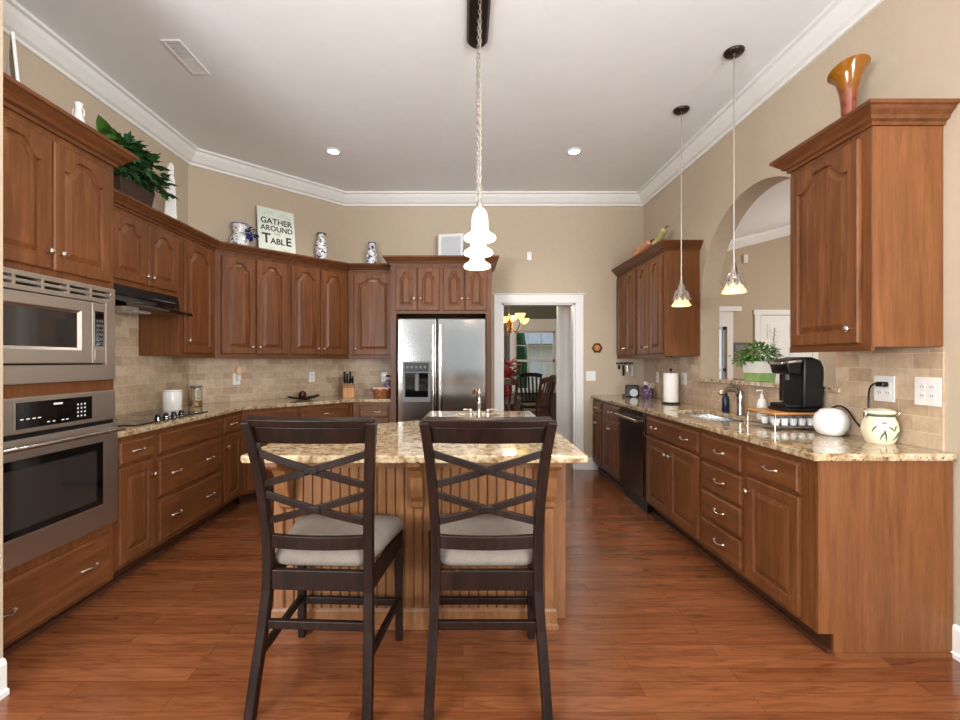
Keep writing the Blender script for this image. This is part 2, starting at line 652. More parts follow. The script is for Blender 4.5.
# wall behind the camera, with its windows
wins = [[(x0, 0.9), (x0 + 1.3, 0.9), (x0 + 1.3, 3.1), (x0, 3.1)] for x0 in (-2.1, -0.65, 0.8)]
struct(MB().plate([(XL, 0), (XR, 0), (XR, CEIL), (XL, CEIL)], wins, -0.12, 'xz', YR).build('wall_rear', M['wall']))
for k, wv in enumerate(wins):
    x0 = wv[0][0]
    f = MB()
    for a, b, c, d in ((x0, x0 + 0.06, 0.9, 3.1), (x0 + 1.24, x0 + 1.3, 0.9, 3.1), (x0, x0 + 1.3, 0.9, 0.96), (x0, x0 + 1.3, 3.04, 3.1), (x0, x0 + 1.3, 2.35, 2.45), (x0 + 0.635, x0 + 0.665, 0.9, 3.1)):
        f.box(a, b, YR - 0.08, YR - 0.03, c, d)
    struct(f.build('window_%d' % (k + 3), M['trim']))

for k, xa in enumerate((XL - 0.10, XR + 0.05)):  # frames of the made-up, unseen side windows
    f = MB()
    for a, b, c, d in ((-2.35, -2.29, 0.9, 2.6), (-0.71, -0.65, 0.9, 2.6), (-2.35, -0.65, 0.9, 0.96), (-2.35, -0.65, 2.54, 2.6), (-2.35, -0.65, 1.72, 1.78), (-1.515, -1.485, 0.9, 2.6)):
        f.box(xa, xa + 0.05, a, b, c, d)
    struct(f.build('window_%d' % (k + 6), M['trim']))

# crown moulding around the ceiling
cp = [(0, 3.23), (0.018, 3.23), (0.022, 3.25), (0.045, 3.262), (0.085, 3.315), (0.10, 3.345), (0.125, 3.35), (0.125, CEIL), (0, CEIL)]
struct(MB().crown([(XL, 1.838), (XL, 4.45), (XL + dg, YB), (XR, YB), (XR, YR)], cp).build('trim_1', M['trim']))
struct(MB().crown([(XL, 1.73), (-1.838, 1.73), (-1.838, 1.838), (XL, 1.838)], cp).build('trim_2', M['trim']))
# baseboards
bp = [(0, 0), (0.026, 0), (0.026, 0.02), (0.016, 0.026), (0.016, 0.125), (0.01, 0.14), (0, 0.145)]
struct(MB().crown([(XR, 2.075), (XR, YR)], bp).build('baseboard_right', M['trim']))
struct(MB().crown([(XL, 1.73), (-1.838, 1.73), (-1.838, 1.838)], bp).build('baseboard_left', M['trim']))
struct(MB().crown([(DX1 + 0.1, YB), (1.66, YB)], bp).build('baseboard_back', M['trim']))
# doorway casing and jamb
cs = MB()
cs.box(DX0 - 0.1, DX0, YB - 0.022, YB - 0.001, 0, DH)
cs.box(DX1, DX1 + 0.1, YB - 0.022, YB - 0.001, 0, DH)
cs.box(DX0 - 0.1, DX1 + 0.1, YB - 0.022, YB - 0.001, DH, DH + 0.1)
cs.box(DX0 - 0.115, DX1 + 0.115, YB - 0.03, YB - 0.001, DH + 0.1, DH + 0.115)
struct(cs.build('trim_3', M['trim'], bevel=0.004))
jb = MB()
jb.box(DX0 - 0.001, DX0 + 0.02, YB, YB + 0.13, 0, DH)
jb.box(DX1 - 0.02, DX1 + 0.001, YB, YB + 0.13, 0, DH)
jb.box(DX0, DX1, YB, YB + 0.13, DH - 0.02, DH + 0.001)
struct(jb.build('trim_4', M['trim']))

# tile backsplashes
ZC, ZU = 0.915, 1.375


def splash(name, loc, rz, outer):
    struct(MB().plate(outer, (), 0.008, 'xz', -0.0085).build(name, M['tile'], loc=loc, rot=(0, 0, rz)))


splash('trim_5', (XL, 2.665, 0), PI / 2, [(0, ZC), (1.775, ZC), (1.775, ZU), (1.095, ZU), (1.095, 1.9), (0, 1.9)])
splash('trim_6', (XL, 4.45, 0), PI / 4, [(0.005, ZC), (1.69, ZC), (1.69, ZU), (0.005, ZU)])
splash('trim_7', (XL + dg, YB, 0), 0, [(0.005, ZC), (0.68, ZC), (0.68, ZU), (0.005, ZU)])
splash('trim_8', (XR, 5.30, 0), -PI / 2, [(0, ZC), (3.18, ZC), (3.18, 1.385), (2.57, 1.385), (2.57, 1.14), (1.005, 1.14), (1.005, ZU), (0, ZU)])

# ------------------------------------------------------------------ rooms beyond
# dining room behind the doorway
struct(MB().box(-1.1, -1.0, 5.78, 10.0, 0, 3.1).build('wall_dining_left', M['wall_sage']))
DW = [(1.10, 0.70), (1.96, 0.70), (1.96, 1.97), (1.10, 1.97)]
struct(MB().plate([(-1.1, 0), (3.2, 0), (3.2, 3.1), (-1.1, 3.1)], [DW], 0.12, 'xz', 9.8).build('wall_dining_back', M['wall_sage']))
struct(MB().box(2.37, 2.47, 5.78, 9.8, 0, 3.1).build('wall_dining_right', M['wall']))
struct(MB().box(-1.1, 2.47, 5.78, 9.92, 3.1, 3.18).build('ceiling_dining', M['ceiling']))
w = MB()
x0, x1, z0, z1 = 1.10, 1.96, 0.70, 1.97
w.box(x0 - 0.1, x0, 9.77, 9.799, z0, z1).box(x1, x1 + 0.1, 9.77, 9.799, z0, z1)
w.box(x0 - 0.1, x1 + 0.1, 9.77, 9.799, z1, z1 + 0.2).box(x0 - 0.14, x1 + 0.14, 9.74, 9.799, z1 + 0.2, z1 + 0.25)
w.box(x0 - 0.14, x1 + 0.14, 9.72, 9.799, z0 - 0.04, z0)
w.box(x0, x0 + 0.04, 9.82, 9.86, z0, z1).box(x1 - 0.04, x1, 9.82, 9.86, z0, z1).box(x0, x1, 9.82, 9.86, z1 - 0.04, z1).box(x0, x1, 9.82, 9.86, z0, z0 + 0.05).box(x0, x1, 9.82, 9.86, 1.31, 1.36)
for k in (1, 2):
    xx = x0 + (x1 - x0) * k / 3
    w.box(xx - 0.01, xx + 0.01, 9.83, 9.85, z0, z1)
for zz in (1.01, 1.66):
    w.box(x0, x1, 9.83, 9.85, zz - 0.01, zz + 0.01)
win1 = struct(w.build('window_1', M['trim']))
MB().box(x0, x1, 9.838, 9.842, z0, z1).build('pane', M['pane'], win1)
struct(MB().lathe([(0.19, 0), (0.19, 0.12), (0.165, 0.16), (0.15, 0.2), (0.148, 1.6), (0.135, 2.85), (0.16, 2.9), (0.18, 3.0), (0.18, 3.1)], (1.49, 6.6, 0), 32).build('column', M['trim'], smooth=True))
# outside the dining window: lawn and the neighbour's house
struct(MB().box(-14, 16, 10.7, 30, -0.3, -0.2).build('ground_outside', M['lawn']))
hs = thing('neighbour_house', 'pale neighbouring house seen through the dining room window', 'house', (4.0, 21.0, -1.2))
MB().box(-3.2, 3.5, 0, 4, 0, 3.4).build('wall_siding', M['brick'], hs)
MB().poly([(-3.6, -0.5, 3.3), (3.9, -0.5, 3.3), (3.9, 4.5, 3.3), (-3.6, 4.5, 3.3), (-3.6, 2, 5.2), (3.9, 2, 5.2)], [(0, 1, 5, 4), (2, 3, 4, 5), (0, 4, 3), (1, 2, 5), (0, 3, 2, 1)]).build('roof', M['roof'], hs)
MB().box(-0.95, -0.2, -0.06, 0.02, 1.75, 2.7).build('garage_door', M['trim'], hs)
MB().box(0.3, 0.9, -0.06, 0.02, 1.8, 2.7).build('window_frame', M['trim'], hs)
MB().box(0.36, 0.84, -0.08, -0.05, 1.86, 2.64).build('window_pane', M['oven_glass'], hs)
sb = thing('shrub', 'tall dark green shrub outside the left panes of the dining window', 'shrub', (1.42, 12.0, -0.2))
MB().lathe([(0.10, 0), (0.26, 0.3), (0.30, 1.0), (0.27, 1.7), (0.16, 2.3), (0.03, 2.6)], (0, 0, 0), 20, scallop=lambda k, a: 1 + 0.12 * math.sin(5 * a + 2 * k)).build('foliage', M['leaf'], sb)
MB().lathe([(0.04, -0.02), (0.04, 0.3)], (0, 0, 0), 10).build('trunk', M['basket_brown'], sb)

# family room beyond the arch
struct(MB().plate([(4.985, 0), (8.0, 0), (8.0, 4.35), (4.985, 4.35)], (), 0.12, 'xz', 8.0).build('wall_family_back', M['wall']))
FW = [(3.55, 0.45), (4.54, 0.45), (4.54, 1.92), (3.55, 1.92)]
struct(MB().plate([(2.47, 0), (4.985, 0), (4.985, 4.35), (2.47, 4.35)], [FW], 0.12, 'xz', 7.93).build('wall_family_left', M['wall']))
struct(MB().box(7.9, 8.0, 0.4, 8.0, 0, 4.4).build('wall_family_right', M['wall']))
struct(MB().box(2.39, 8.0, 0.3, 0.4, 0, 4.4).build('wall_family_near', M['wall']))
# vaulted ceiling of the family room rises to the right
struct(MB().poly([(2.38, 0.3, 2.80), (8.0, 0.3, 4.3), (8.0, 8.1, 4.3), (2.38, 8.1, 2.80), (2.38, 0.3, 2.88), (8.0, 0.3, 4.38), (8.0, 8.1, 4.38), (2.38, 8.1, 2.88)],
            [(0, 1, 2, 3), (7, 6, 5, 4), (0, 4, 5, 1), (1, 5, 6, 2), (2, 6, 7, 3), (3, 7, 4, 0)]).build('ceiling_family', M['ceiling']))
rk = MB()
for xa, xb, yy in ((2.47, 4.985, 7.93), (4.985, 8.0, 8.0)):
    za, zb = 2.80 + (xa - 2.38) * 0.267, 2.80 + (xb - 2.38) * 0.267
    rk.loops([[(x, yy - o, z - 0.16 + h) for o, h in ((0, 0), (0.02, 0), (0.11, 0.12), (0.13, 0.16), (0, 0.16))] for x, z in ((xa, za), (xb, zb))])
struct(rk.build('trim_9', M['trim']))
w = MB()
x0, x1, z0, z1 = 3.55, 4.54, 0.45, 1.92
w.box(x0 - 0.1, x0, 7.9, 7.929, z0, z1).box(x1, x1 + 0.1, 7.9, 7.929, z0, z1).box(x0 - 0.1, x1 + 0.1, 7.9, 7.929, z1, z1 + 0.26)
w.box(x0 - 0.2, x1 + 0.2, 7.82, 7.929, z1 + 0.26, z1 + 0.34)
w.box(x0, x0 + 0.05, 7.95, 7.99, z0, z1).box(x1 - 0.05, x1, 7.95, 7.99, z0, z1).box(x0, x1, 7.95, 7.99, z0, z0 + 0.06).box(x0, x1, 7.95, 7.99, z1 - 0.05, z1).box(x0, x1, 7.95, 7.99, 1.15, 1.2)
win2 = struct(w.build('window_2', M['trim']))
MB().box(x0, x1, 7.968, 7.972, z0, z1).build('pane', M['pane'], win2)
d = MB()
d.box(5.06, 5.16, 7.97, 7.999, 0, 2.13).box(6.06, 6.16, 7.97, 7.999, 0, 2.13).box(5.04, 6.18, 7.965, 7.999, 2.13, 2.22)
struct(d.build('trim_10', M['trim'], bevel=0.004))
d = MB().box(5.165, 6.055, 7.975, 7.998, 0.01, 2.12)
for px in (5.27, 5.66):
    for pz0, pz1 in ((0.2, 0.85), (0.98, 1.60), (1.72, 1.98)):
        d.box(px, px + 0.29, 7.968, 7.976, pz0, pz1)
        d.box(px + 0.04, px + 0.25, 7.962, 7.969, pz0 + 0.04, pz1 - 0.04)
door1 = struct(d.build('door_1', M['trim'], bevel=0.004))
pf = thing('wall_picture', 'small dark-framed picture on the family room wall seen through the arch', 'picture', (4.765, 7.93, 1.475))
MB().box(-0.13, 0.13, -0.03, -0.001, -0.17, 0.17).build('frame', M['frame_dark'], pf, bevel=0.006)
MB().box(-0.09, 0.09, -0.034, -0.029, -0.13, 0.13).build('print', M['frame_photo'], pf)
tag(MB().box(4.82, 4.90, 7.90, 7.93, 3.02, 3.16).build('motion_sensor', M['white'], bevel=0.008), 'small white sensor high on the family room wall seen through the arch', 'sensor')
tag(MB().box(0.78, 0.845, YB - 0.03, YB - 0.001, 2.555, 2.665).build('motion_sensor', M['white'], bevel=0.008), 'small white sensor on kitchen wall above the doorway', 'sensor')


# ------------------------------------------------------------------ cabinets
# local frame of a cabinet: x to the viewer's right, y into the wall, z up; the face is y = 0
def panel_front(x0, x1, z0, z1, arch_h=0.0, stile=0.06, t=0.02, n=22, rail=None):
    """raised-panel door; arch_h > 0 gives a cathedral top"""
    rail = rail or stile

    xa, xb, zs = x0 + stile, x1 - stile, z1 - rail * 0.85

    def top(x):
        s = min(1.0, max(0.0, (x - xa) / (xb - xa)))
        u = 1 - abs(2 * s - 1)
        e = min(1.0, max(0.0, (u - 0.13) / 0.60))
        return zs - arch_h + arch_h * (0.5 - 0.5 * math.cos(PI * e))

    def opening(i, y):
        a, b, c = xa + i, xb - i, z0 + rail + i
        l = [(a, y, c), (b, y, c)]
        for k in range(n + 1):
            x = b + (a - b) * k / n
            z = top(x) - i
            for q in range(-6, 7):                         # the outline set in by i at right angles to itself
                dx = i * q / 6
                z = min(z, top(x + dx) - math.sqrt(max(0.0, i * i - dx * dx)))
            l.append((x, y, z))
        return l

    def outer(i, y):
        a, b, c, d = x0 + i, x1 - i, z0 + i, z1 - i
        l = [(a, y, c), (b, y, c)]
        for k in range(n + 1):
            s = 1 - k / n
            l.append((a + (b - a) * s, y, d))
        return l
    m = MB()
    m.loops([outer(0, -0.001), outer(0, -t + 0.005), outer(0.006, -t), opening(0, -t), opening(0.005, -t + 0.012), opening(0.014, -t + 0.012), opening(0.040, -t + 0.001)])
    return m


def slab_front(x0, x1, z0, z1, t=0.02):
    m = MB()

    def r(i, y):
        return [(x0 + i, y, z0 + i), (x1 - i, y, z0 + i), (x1 - i, y, z1 - i), (x0 + i, y, z1 - i)]
    m.loops([r(0, -0.001), r(0, -t + 0.009), r(0.008, -t + 0.006), r(0.014, -t)])
    return m


def knob(parent, x, z, y=-0.02):
    MB().lathe([(0.006, 0), (0.006, 0.012), (0.014, 0.018), (0.0155, 0.025), (0.011, 0.031), (0.002, 0.033)], (x, y, z), 14, 'y').build('knob', M['nickel'], parent, smooth=True)


def pull(parent, x, z, y=-0.02, L=0.1):
    m = MB()
    pts = []
    for k in range(13):
        s = k / 12
        pts.append((x - L / 2 + L * s, y - 0.006 - 0.02 * math.sin(PI * s), z + 0.006 * math.sin(2 * PI * s)))
    m.tube(pts, [0.0062 - 0.0022 * math.sin(PI * k / 12) for k in range(13)], 8)
    for s in (-1, 1):
        m.lathe([(0.0085, 0), (0.0075, 0.008), (0.004, 0.012)], (x + s * L / 2, y, z), 10, 'y')
    m.build('handle', M['nickel'], parent, smooth=True)


def fronts(root, spec, wd=None):
    """spec rows: ('door', x0, x1, z0, z1, knob x or None, knob z, arch) or ('drawer', x0, x1, z0, z1, [pull xs])"""
    for s in spec:
        if s[0] == 'door':
            _, x0, x1, z0, z1, kx, kz, ah = s[:8]
            st = s[8] if len(s) > 8 else 0.058
            d = panel_front(x0, x1, z0, z1, ah, st).build('door', M['wood'], root)
            if kx is not None:
                knob(d, kx, kz)
        else:
            _, x0, x1, z0, z1, ps = s
            d = slab_front(x0, x1, z0, z1).build('drawer', M['wood_h'], root)
            for p in ps:
                pull(d, p, (z0 + z1) / 2)


def base_cabinet(label, loc, rz, w, spec, depth=0.6, name='base_cabinet', toe=True, hollow=False):
    r = thing(name, label, 'cabinet', (loc[0], loc[1], 0), rz)
    if hollow:
        MB().plate([(0.0005, 0), (w - 0.0005, 0), (w - 0.0005, depth), (0.0005, depth)], [[(0.025, 0.07), (w - 0.025, 0.07), (w - 0.025, depth - 0.04), (0.025, depth - 0.04)]], 0.779, 'xy', 0.10).build('carcass', M['wood'], r, bevel=0.002)
    else:
        MB().box(0.0005, w - 0.0005, 0, depth, 0.10, 0.879).build('carcass', M['wood'], r, bevel=0.002)
    if toe:
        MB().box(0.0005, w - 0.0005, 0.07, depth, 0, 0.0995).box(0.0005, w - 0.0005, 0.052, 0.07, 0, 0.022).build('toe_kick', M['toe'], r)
    fronts(r, spec)
    return r


def wall_cabinet(label, loc, rz, w, spec, z0=1.375, z1=2.44, depth=0.325, name='upper_cabinet'):
    r = thing(name, label, 'cabinet', (loc[0], loc[1], 0), rz)
    MB().box(0.0005, w - 0.0005, 0, depth, z0, z1).build('carcass', M['wood'], r, bevel=0.002)
    if z0 < 1.5:
        MB().box(0.0005, w - 0.0005, -0.004, 0.014, z0 - 0.018, z0 + 0.014).build('light_rail', M['wood_h'], r)
    fronts(r, spec)
    return r


CROWN = [(0, 0), (0.012, 0), (0.014, 0.014), (0.028, 0.020), (0.034, 0.034), (0.052, 0.050), (0.060, 0.062), (0.070, 0.066), (0.070, 0.082), (0, 0.082)]


def crown_prof(z0, s=1.0):
    return [(o * s, z0 + h * s) for o, h in CROWN]


L90, R90, A45 = PI / 2, -PI / 2, PI / 4

# --- tall oven cabinet
XT, YT, WT = -2.02, 1.842, 0.818
r = thing('oven_cabinet', 'tall brown wood cabinet at left edge housing the microwave and wall oven', 'cabinet', (XT, YT, 0), L90)
MB().box(0, WT, 0, 0.635, 0.07, 2.52).build('carcass', M['wood'], r, bevel=0.002)
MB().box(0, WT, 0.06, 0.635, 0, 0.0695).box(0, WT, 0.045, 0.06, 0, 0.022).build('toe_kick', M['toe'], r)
cr = MB().crown([(XT + 0.0, YT + 0.0), (XT, YT + WT), (XT - 0.30, YT + WT)], crown_prof(2.45, 1.2), 1)
cr.move((0, 0, 0), 0)
bmesh.ops.transform(cr.bm, matrix=Matrix.Rotation(-L90, 4, 'Z') @ Matrix.Translation((-XT, -YT, 0)), verts=cr.bm.verts)
cr.build('crown', M['wood_h'], r)
fronts(r, [('door', 0.035, 0.400, 1.775, 2.41, 0.372, 1.86, 0.075), ('door', 0.412, 0.777, 1.775, 2.41, 0.440, 1.86, 0.075),
           ('drawer', 0.035, 0.777, 0.085, 0.36, [0.16, 0.62])])

# --- microwave with trim kit
r = thing('microwave', 'built-in stainless steel microwave with keypad above the wall oven', 'microwave', (XT, YT, 0), L90)
m = MB()
m.plate([(0.03, 1.225), (0.80, 1.225), (0.80, 1.74), (0.03, 1.74)], [[(0.06, 1.31), (0.73, 1.31), (0.73, 1.652), (0.06, 1.652)]] +
        [[(a, z), (a + 0.125, z), (a + 0.125, z + 0.012), (a, z + 0.012)] for a in (0.07, 0.212, 0.354, 0.496, 0.638) for z in (1.675, 1.703)], 0.022, 'xz', -0.023)
m.build('trim_kit', M['steel'], r, bevel=0.002)
MB().box(0.055, 0.775, -0.003, -0.0005, 1.30, 1.725).build('vent_backing', M['black'], r)
m = MB()
dx0, dx1 = 0.066, 0.618


def rect(a, b, c, d, y):
    return [(a, y, c), (b, y, c), (b, y, d), (a, y, d)]


m.loops([rect(dx0, dx1, 1.318, 1.645, -0.004), rect(dx0, dx1, 1.318, 1.645, -0.030), rect(dx0 + 0.004, dx1 - 0.004, 1.322, 1.641, -0.034),
         rect(0.135, 0.555, 1.385, 1.592, -0.034), rect(0.155, 0.537, 1.40, 1.577, -0.022)], True, False)
dr = m.build('door', M['steel'], r)
MB().box(0.152, 0.540, -0.023, -0.021, 1.398, 1.580).build('window', M['oven_glass'], dr)
MB().box(0.622, 0.716, -0.034, -0.004, 1.318, 1.645).build('control_panel', M['steel'], r, bevel=0.003)
kp = MB().box(0.638, 0.700, -0.036, -0.033, 1.41, 1.60).build('keypad', M['gloss_black'], r)
m = MB()
for i in range(3):
    for j in range(6):
        m.box(0.648 + i * 0.017, 0.657 + i * 0.017, -0.0375, -0.0355, 1.42 + j * 0.024, 1.433 + j * 0.024)
m.build('key_marks', M['grey'], r)
MB().box(0.638, 0.700, -0.0365, -0.033, 1.335, 1.395).build('open_button', M['steel'], r, bevel=0.003)

# --- wall oven
r = thing('wall_oven', 'stainless steel wall oven with black glass window under the microwave', 'oven', (XT, YT, 0), L90)
MB().box(0.03, 0.80, -0.026, -0.0005, 1.0, 1.165).build('control_panel', M['steel'], r, bevel=0.006)
cg = MB().box(0.205, 0.628, -0.029, -0.025, 1.022, 1.142).build('control_glass', M['gloss_black'], r)
m = MB()
for i in range(3):
    for j in range(4):
        m.box(0.532 + i * 0.022, 0.540 + i * 0.022, -0.0302, -0.0288, 1.042 + j * 0.02, 1.050 + j * 0.02)
for a in (0.225, 0.255, 0.285, 0.312):
    m.box(a, a + 0.016, -0.0302, -0.0288, 1.062, 1.067)
for a in (0.36, 0.39, 0.44, 0.465):
    m.box(a, a + 0.014, -0.0302, -0.0288, 1.036, 1.041)
m.box(0.395, 0.445, -0.0302, -0.0288, 1.117, 1.126)
m.build('key_marks', M['white'], r)
MB().box(0.035, 0.795, -0.012, -0.0005, 0.42, 0.998).build('gap_shadow', M['black'], r)
m = MB()
m.plate([(0.03, 0.415), (0.80, 0.415), (0.80, 0.978), (0.03, 0.978)], [[(0.10, 0.545), (0.69, 0.545), (0.69, 0.885), (0.10, 0.885)]], 0.026, 'xz', -0.038)
dr = m.build('door', M['steel'], r, bevel=0.004)
MB().box(0.098, 0.692, -0.0385, -0.02, 0.543, 0.887).build('window_border', M['gloss_black'], dr)
MB().box(0.135, 0.645, -0.0395, -0.038, 0.575, 0.845).build('window', M['oven_glass'], dr)
m = MB().tube([(0.045, -0.085, 0.945), (0.785, -0.085, 0.945)], 0.011, 12)
for a in (0.07, 0.76):
    m.box(a - 0.012, a + 0.012, -0.085, -0.037, 0.938, 0.952)
m.build('handle', M['chrome'], dr, smooth=True)

# --- left run, base
XB = -2.03
base_cabinet('narrow base cabinet with one drawer and door between the wall oven and cooktop drawers', (XB, 2.662), L90, 0.368,
             [('drawer', 0.035, 0.345, 0.71, 0.85, [0.19]), ('door', 0.035, 0.345, 0.125, 0.695, 0.315, 0.60, 0)])
base_cabinet('wide base cabinet under the cooktop with two deep two-handled drawers', (XB, 3.03), L90, 0.83,
             [('drawer', 0.02, 0.81, 0.71, 0.85, []), ('drawer', 0.02, 0.81, 0.425, 0.69, [0.2, 0.63]), ('drawer', 0.02, 0.81, 0.125, 0.405, [0.2, 0.63])])
base_cabinet('narrow base cabinet right of the cooktop drawers, against the angled corner', (XB, 3.86), L90, 0.357,
             [('drawer', 0.02, 0.325, 0.71, 0.85, [0.17]), ('door', 0.02, 0.325, 0.125, 0.695, 0.05, 0.60, 0)])
# angled base
AX, AY = -2.03, 4.2174
s2 = math.sqrt(0.5)
base_cabinet('angled corner base cabinet below the dark tray and maroon ball', (AX, AY), A45, 0.56,
             [('drawer', 0.04, 0.54, 0.71, 0.85, []), ('door', 0.04, 0.285, 0.125, 0.695, 0.262, 0.60, 0), ('door', 0.295, 0.54, 0.125, 0.695, 0.318, 0.60, 0)])
base_cabinet('angled corner base cabinet below the knife block, drawer with one handle', (AX + 0.5605 * s2, AY + 0.5605 * s2), A45, 0.60,
             [('drawer', 0.02, 0.56, 0.71, 0.85, [0.30]), ('door', 0.02, 0.285, 0.125, 0.695, 0.262, 0.60, 0), ('door', 0.295, 0.56, 0.125, 0.695, 0.318, 0.60, 0)])
base_cabinet('small base cabinet below the basket, left of the refrigerator', (-1.205, 5.04), 0, 0.42,
             [('drawer', 0.07, 0.39, 0.71, 0.85, [0.25]), ('door', 0.07, 0.39, 0.125, 0.695, 0.36, 0.60, 0)])

# --- left run, wall cabinets
XU = -2.33
wall_cabinet('short two-door wall cabinet directly above the black range hood', (XU, 2.662), L90, 1.103,
             [('door', 0.365, 0.712, 1.885, 2.33, 0.685, 1.945, 0.06), ('door', 0.722, 1.075, 1.885, 2.33, 0.75, 1.945, 0.06)], z0=1.85)
r = wall_cabinet('single-door wall cabinet right of the range hood', (XU, 3.766), L90, 0.547,
                 [('door', 0.06, 0.50, 1.40, 2.33, 0.095, 1.50, 0.07)])
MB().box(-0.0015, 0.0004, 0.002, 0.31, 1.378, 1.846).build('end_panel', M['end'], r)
UX, UY = -2.33, 4.3134
wall_cabinet('two-door wall cabinet on the angled wall beneath the flowered jug', (UX, UY), A45, 0.71,
             [('door', 0.055, 0.37, 1.40, 2.33, 0.34, 1.465, 0.07), ('door', 0.378, 0.690, 1.40, 2.33, 0.408, 1.465, 0.07)])
wall_cabinet('two-door wall cabinet on the angled wall beneath the tall blue and white vase', (UX + 0.7105 * s2, UY + 0.7105 * s2), A45, 0.7125,
             [('door', 0.025, 0.352, 1.40, 2.33, 0.322, 1.465, 0.07), ('door', 0.360, 0.682, 1.40, 2.33, 0.39, 1.465, 0.07)])
wall_cabinet('single-door wall cabinet between the angled wall and the refrigerator cabinet', (-1.3228, 5.32), 0, 0.541,
             [('door', 0.06, 0.515, 1.40, 2.33, 0.09, 1.465, 0.06)])
tag(MB().crown([(XU, 2.662), (XU, 4.3134), (-1.3234, 5.32), (-0.859, 5.32)], crown_prof(2.366)).build('crown_molding', M['wood_h']),
    'long brown crown molding along the left and angled wall cabinets', 'molding')

# --- refrigerator surround and over-fridge cabinet
YF = 4.97
r = thing('refrigerator_cabinet', 'brown wood surround with four small doors above the refrigerator', 'cabinet', (-0.78, YF, 0))
MB().box(0, 0.06, 0, 0.67, 0, 1.84).build('side_panel', M['wood'], r, bevel=0.002)
MB().box(1.03, 1.09, 0, 0.67, 0, 1.84).build('side_panel', M['wood'], r, bevel=0.002)
MB().box(0, 1.09, 0, 0.67, 1.84, 2.44).build('carcass', M['wood'], r, bevel=0.002)
fronts(r, [('door', 0.05, 0.285, 1.875, 2.335, 0.255, 2.0, 0.07, 0.05), ('door', 0.293, 0.525, 1.875, 2.335, 0.323, 2.0, 0.07, 0.05),
           ('door', 0.565, 0.795, 1.875, 2.335, 0.765, 2.0, 0.07, 0.05), ('door', 0.803, 1.04, 1.875, 2.335, 0.833, 2.0, 0.07, 0.05)])
MB().crown([(0, 0.345), (0, 0), (1.09, 0), (1.09, 0.66)], crown_prof(2.366, 1.08), 1).build('crown', M['wood_h'], r)

# --- right run, base
XF = 1.60


def ry(y):
    return (XF, y)


base_cabinet('farthest right base cabinet at the back wall, narrow pair of doors', ry(5.64), R90, 0.40,
             [('drawer', 0.03, 0.37, 0.71, 0.85, [0.2]), ('door', 0.03, 0.196, 0.125, 0.695, 0.178, 0.60, 0, 0.04), ('door', 0.204, 0.37, 0.125, 0.695, 0.222, 0.60, 0, 0.04)])
base_cabinet('base cabinet with drawer and two doors immediately left of the dishwasher', ry(5.24), R90, 0.60,
             [('drawer', 0.03, 0.57, 0.71, 0.85, [0.3]), ('door', 0.03, 0.296, 0.125, 0.695, 0.27, 0.60, 0), ('door', 0.304, 0.57, 0.125, 0.695, 0.33, 0.60, 0)])
base_cabinet('wide sink base cabinet right of the dishwasher with two-handled false drawer', ry(4.01), R90, 0.935,
             [('drawer', 0.035, 0.915, 0.70, 0.85, [0.2, 0.72]), ('door', 0.035, 0.47, 0.125, 0.685, 0.44, 0.60, 0), ('door', 0.48, 0.915, 0.125, 0.685, 0.51, 0.60, 0)], hollow=True)
base_cabinet('base cabinet with a stack of four single-handled drawers', ry(3.075), R90, 0.475,
             [('drawer', 0.02, 0.455, a, b, [0.235]) for a, b in ((0.685, 0.85), (0.50, 0.67), (0.315, 0.485), (0.125, 0.30))])
r = base_cabinet('nearest right base cabinet with wood end panel facing the room', ry(2.60), R90, 0.515,
                 [('drawer', 0.03, 0.43, 0.70, 0.85, [0.23]), ('door', 0.03, 0.43, 0.125, 0.685, 0.06, 0.61, 0)])
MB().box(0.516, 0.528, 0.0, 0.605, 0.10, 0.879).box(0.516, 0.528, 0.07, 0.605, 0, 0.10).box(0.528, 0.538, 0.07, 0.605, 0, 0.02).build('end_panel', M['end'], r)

# dishwasher
r = thing('dishwasher', 'dark stainless dishwasher with towel-bar handle under the right counter', 'dishwasher', (XF, 4.625, 0), R90)
MB().box(0.005, 0.605, 0.01, 0.58, 0.0, 0.875).build('tub', M['black'], r)
MB().box(0.01, 0.60, -0.025, 0.01, 0.115, 0.87).build('door', M['steel_dark'], r, bevel=0.004)
MB().box(0.592, 0.601, -0.028, 0.008, 0.115, 0.87).build('edge_trim', M['chrome'], r)
m = MB().tube([(0.03, -0.075, 0.80), (0.58, -0.075, 0.80)], 0.013, 12)
m.box(0.04, 0.07, -0.075, -0.024, 0.79, 0.81).box(0.54, 0.57, -0.075, -0.024, 0.79, 0.81)
m.build('handle', M['chrome'], r, smooth=True)

# --- right run, wall cabinets
XV = 1.89
wall_cabinet('right wall cabinet in the far corner against the back wall', (XV, 5.64), R90, 0.665,
             [('door', 0.03, 0.328, 1.40, 2.33, 0.30, 1.47, 0.07), ('door', 0.336, 0.64, 1.40, 2.33, 0.364, 1.47, 0.07)])
r = wall_cabinet('right wall cabinet beside the arch, its bare wood side facing the room', (XV, 4.975), R90, 0.665,
             [('door', 0.025, 0.328, 1.40, 2.33, 0.30, 1.47, 0.07), ('door', 0.336, 0.635, 1.40, 2.33, 0.364, 1.47, 0.07)])
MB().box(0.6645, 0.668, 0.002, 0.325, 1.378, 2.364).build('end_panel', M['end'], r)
tag(MB().crown([(XV, 5.64), (XV, 4.31), (XR - 0.002, 4.31)], crown_prof(2.366)).build('crown_molding', M['wood_h']),
    'short brown crown molding on the far right cabinets left of the arch', 'molding')
r = wall_cabinet('nearest right wall cabinet, single door, under the amber glass vase', (XV, 2.655), R90, 0.53,
                 [('door', 0.02, 0.475, 1.415, 2.385, 0.435, 1.485, 0.08)], z0=1.395, z1=2.495)
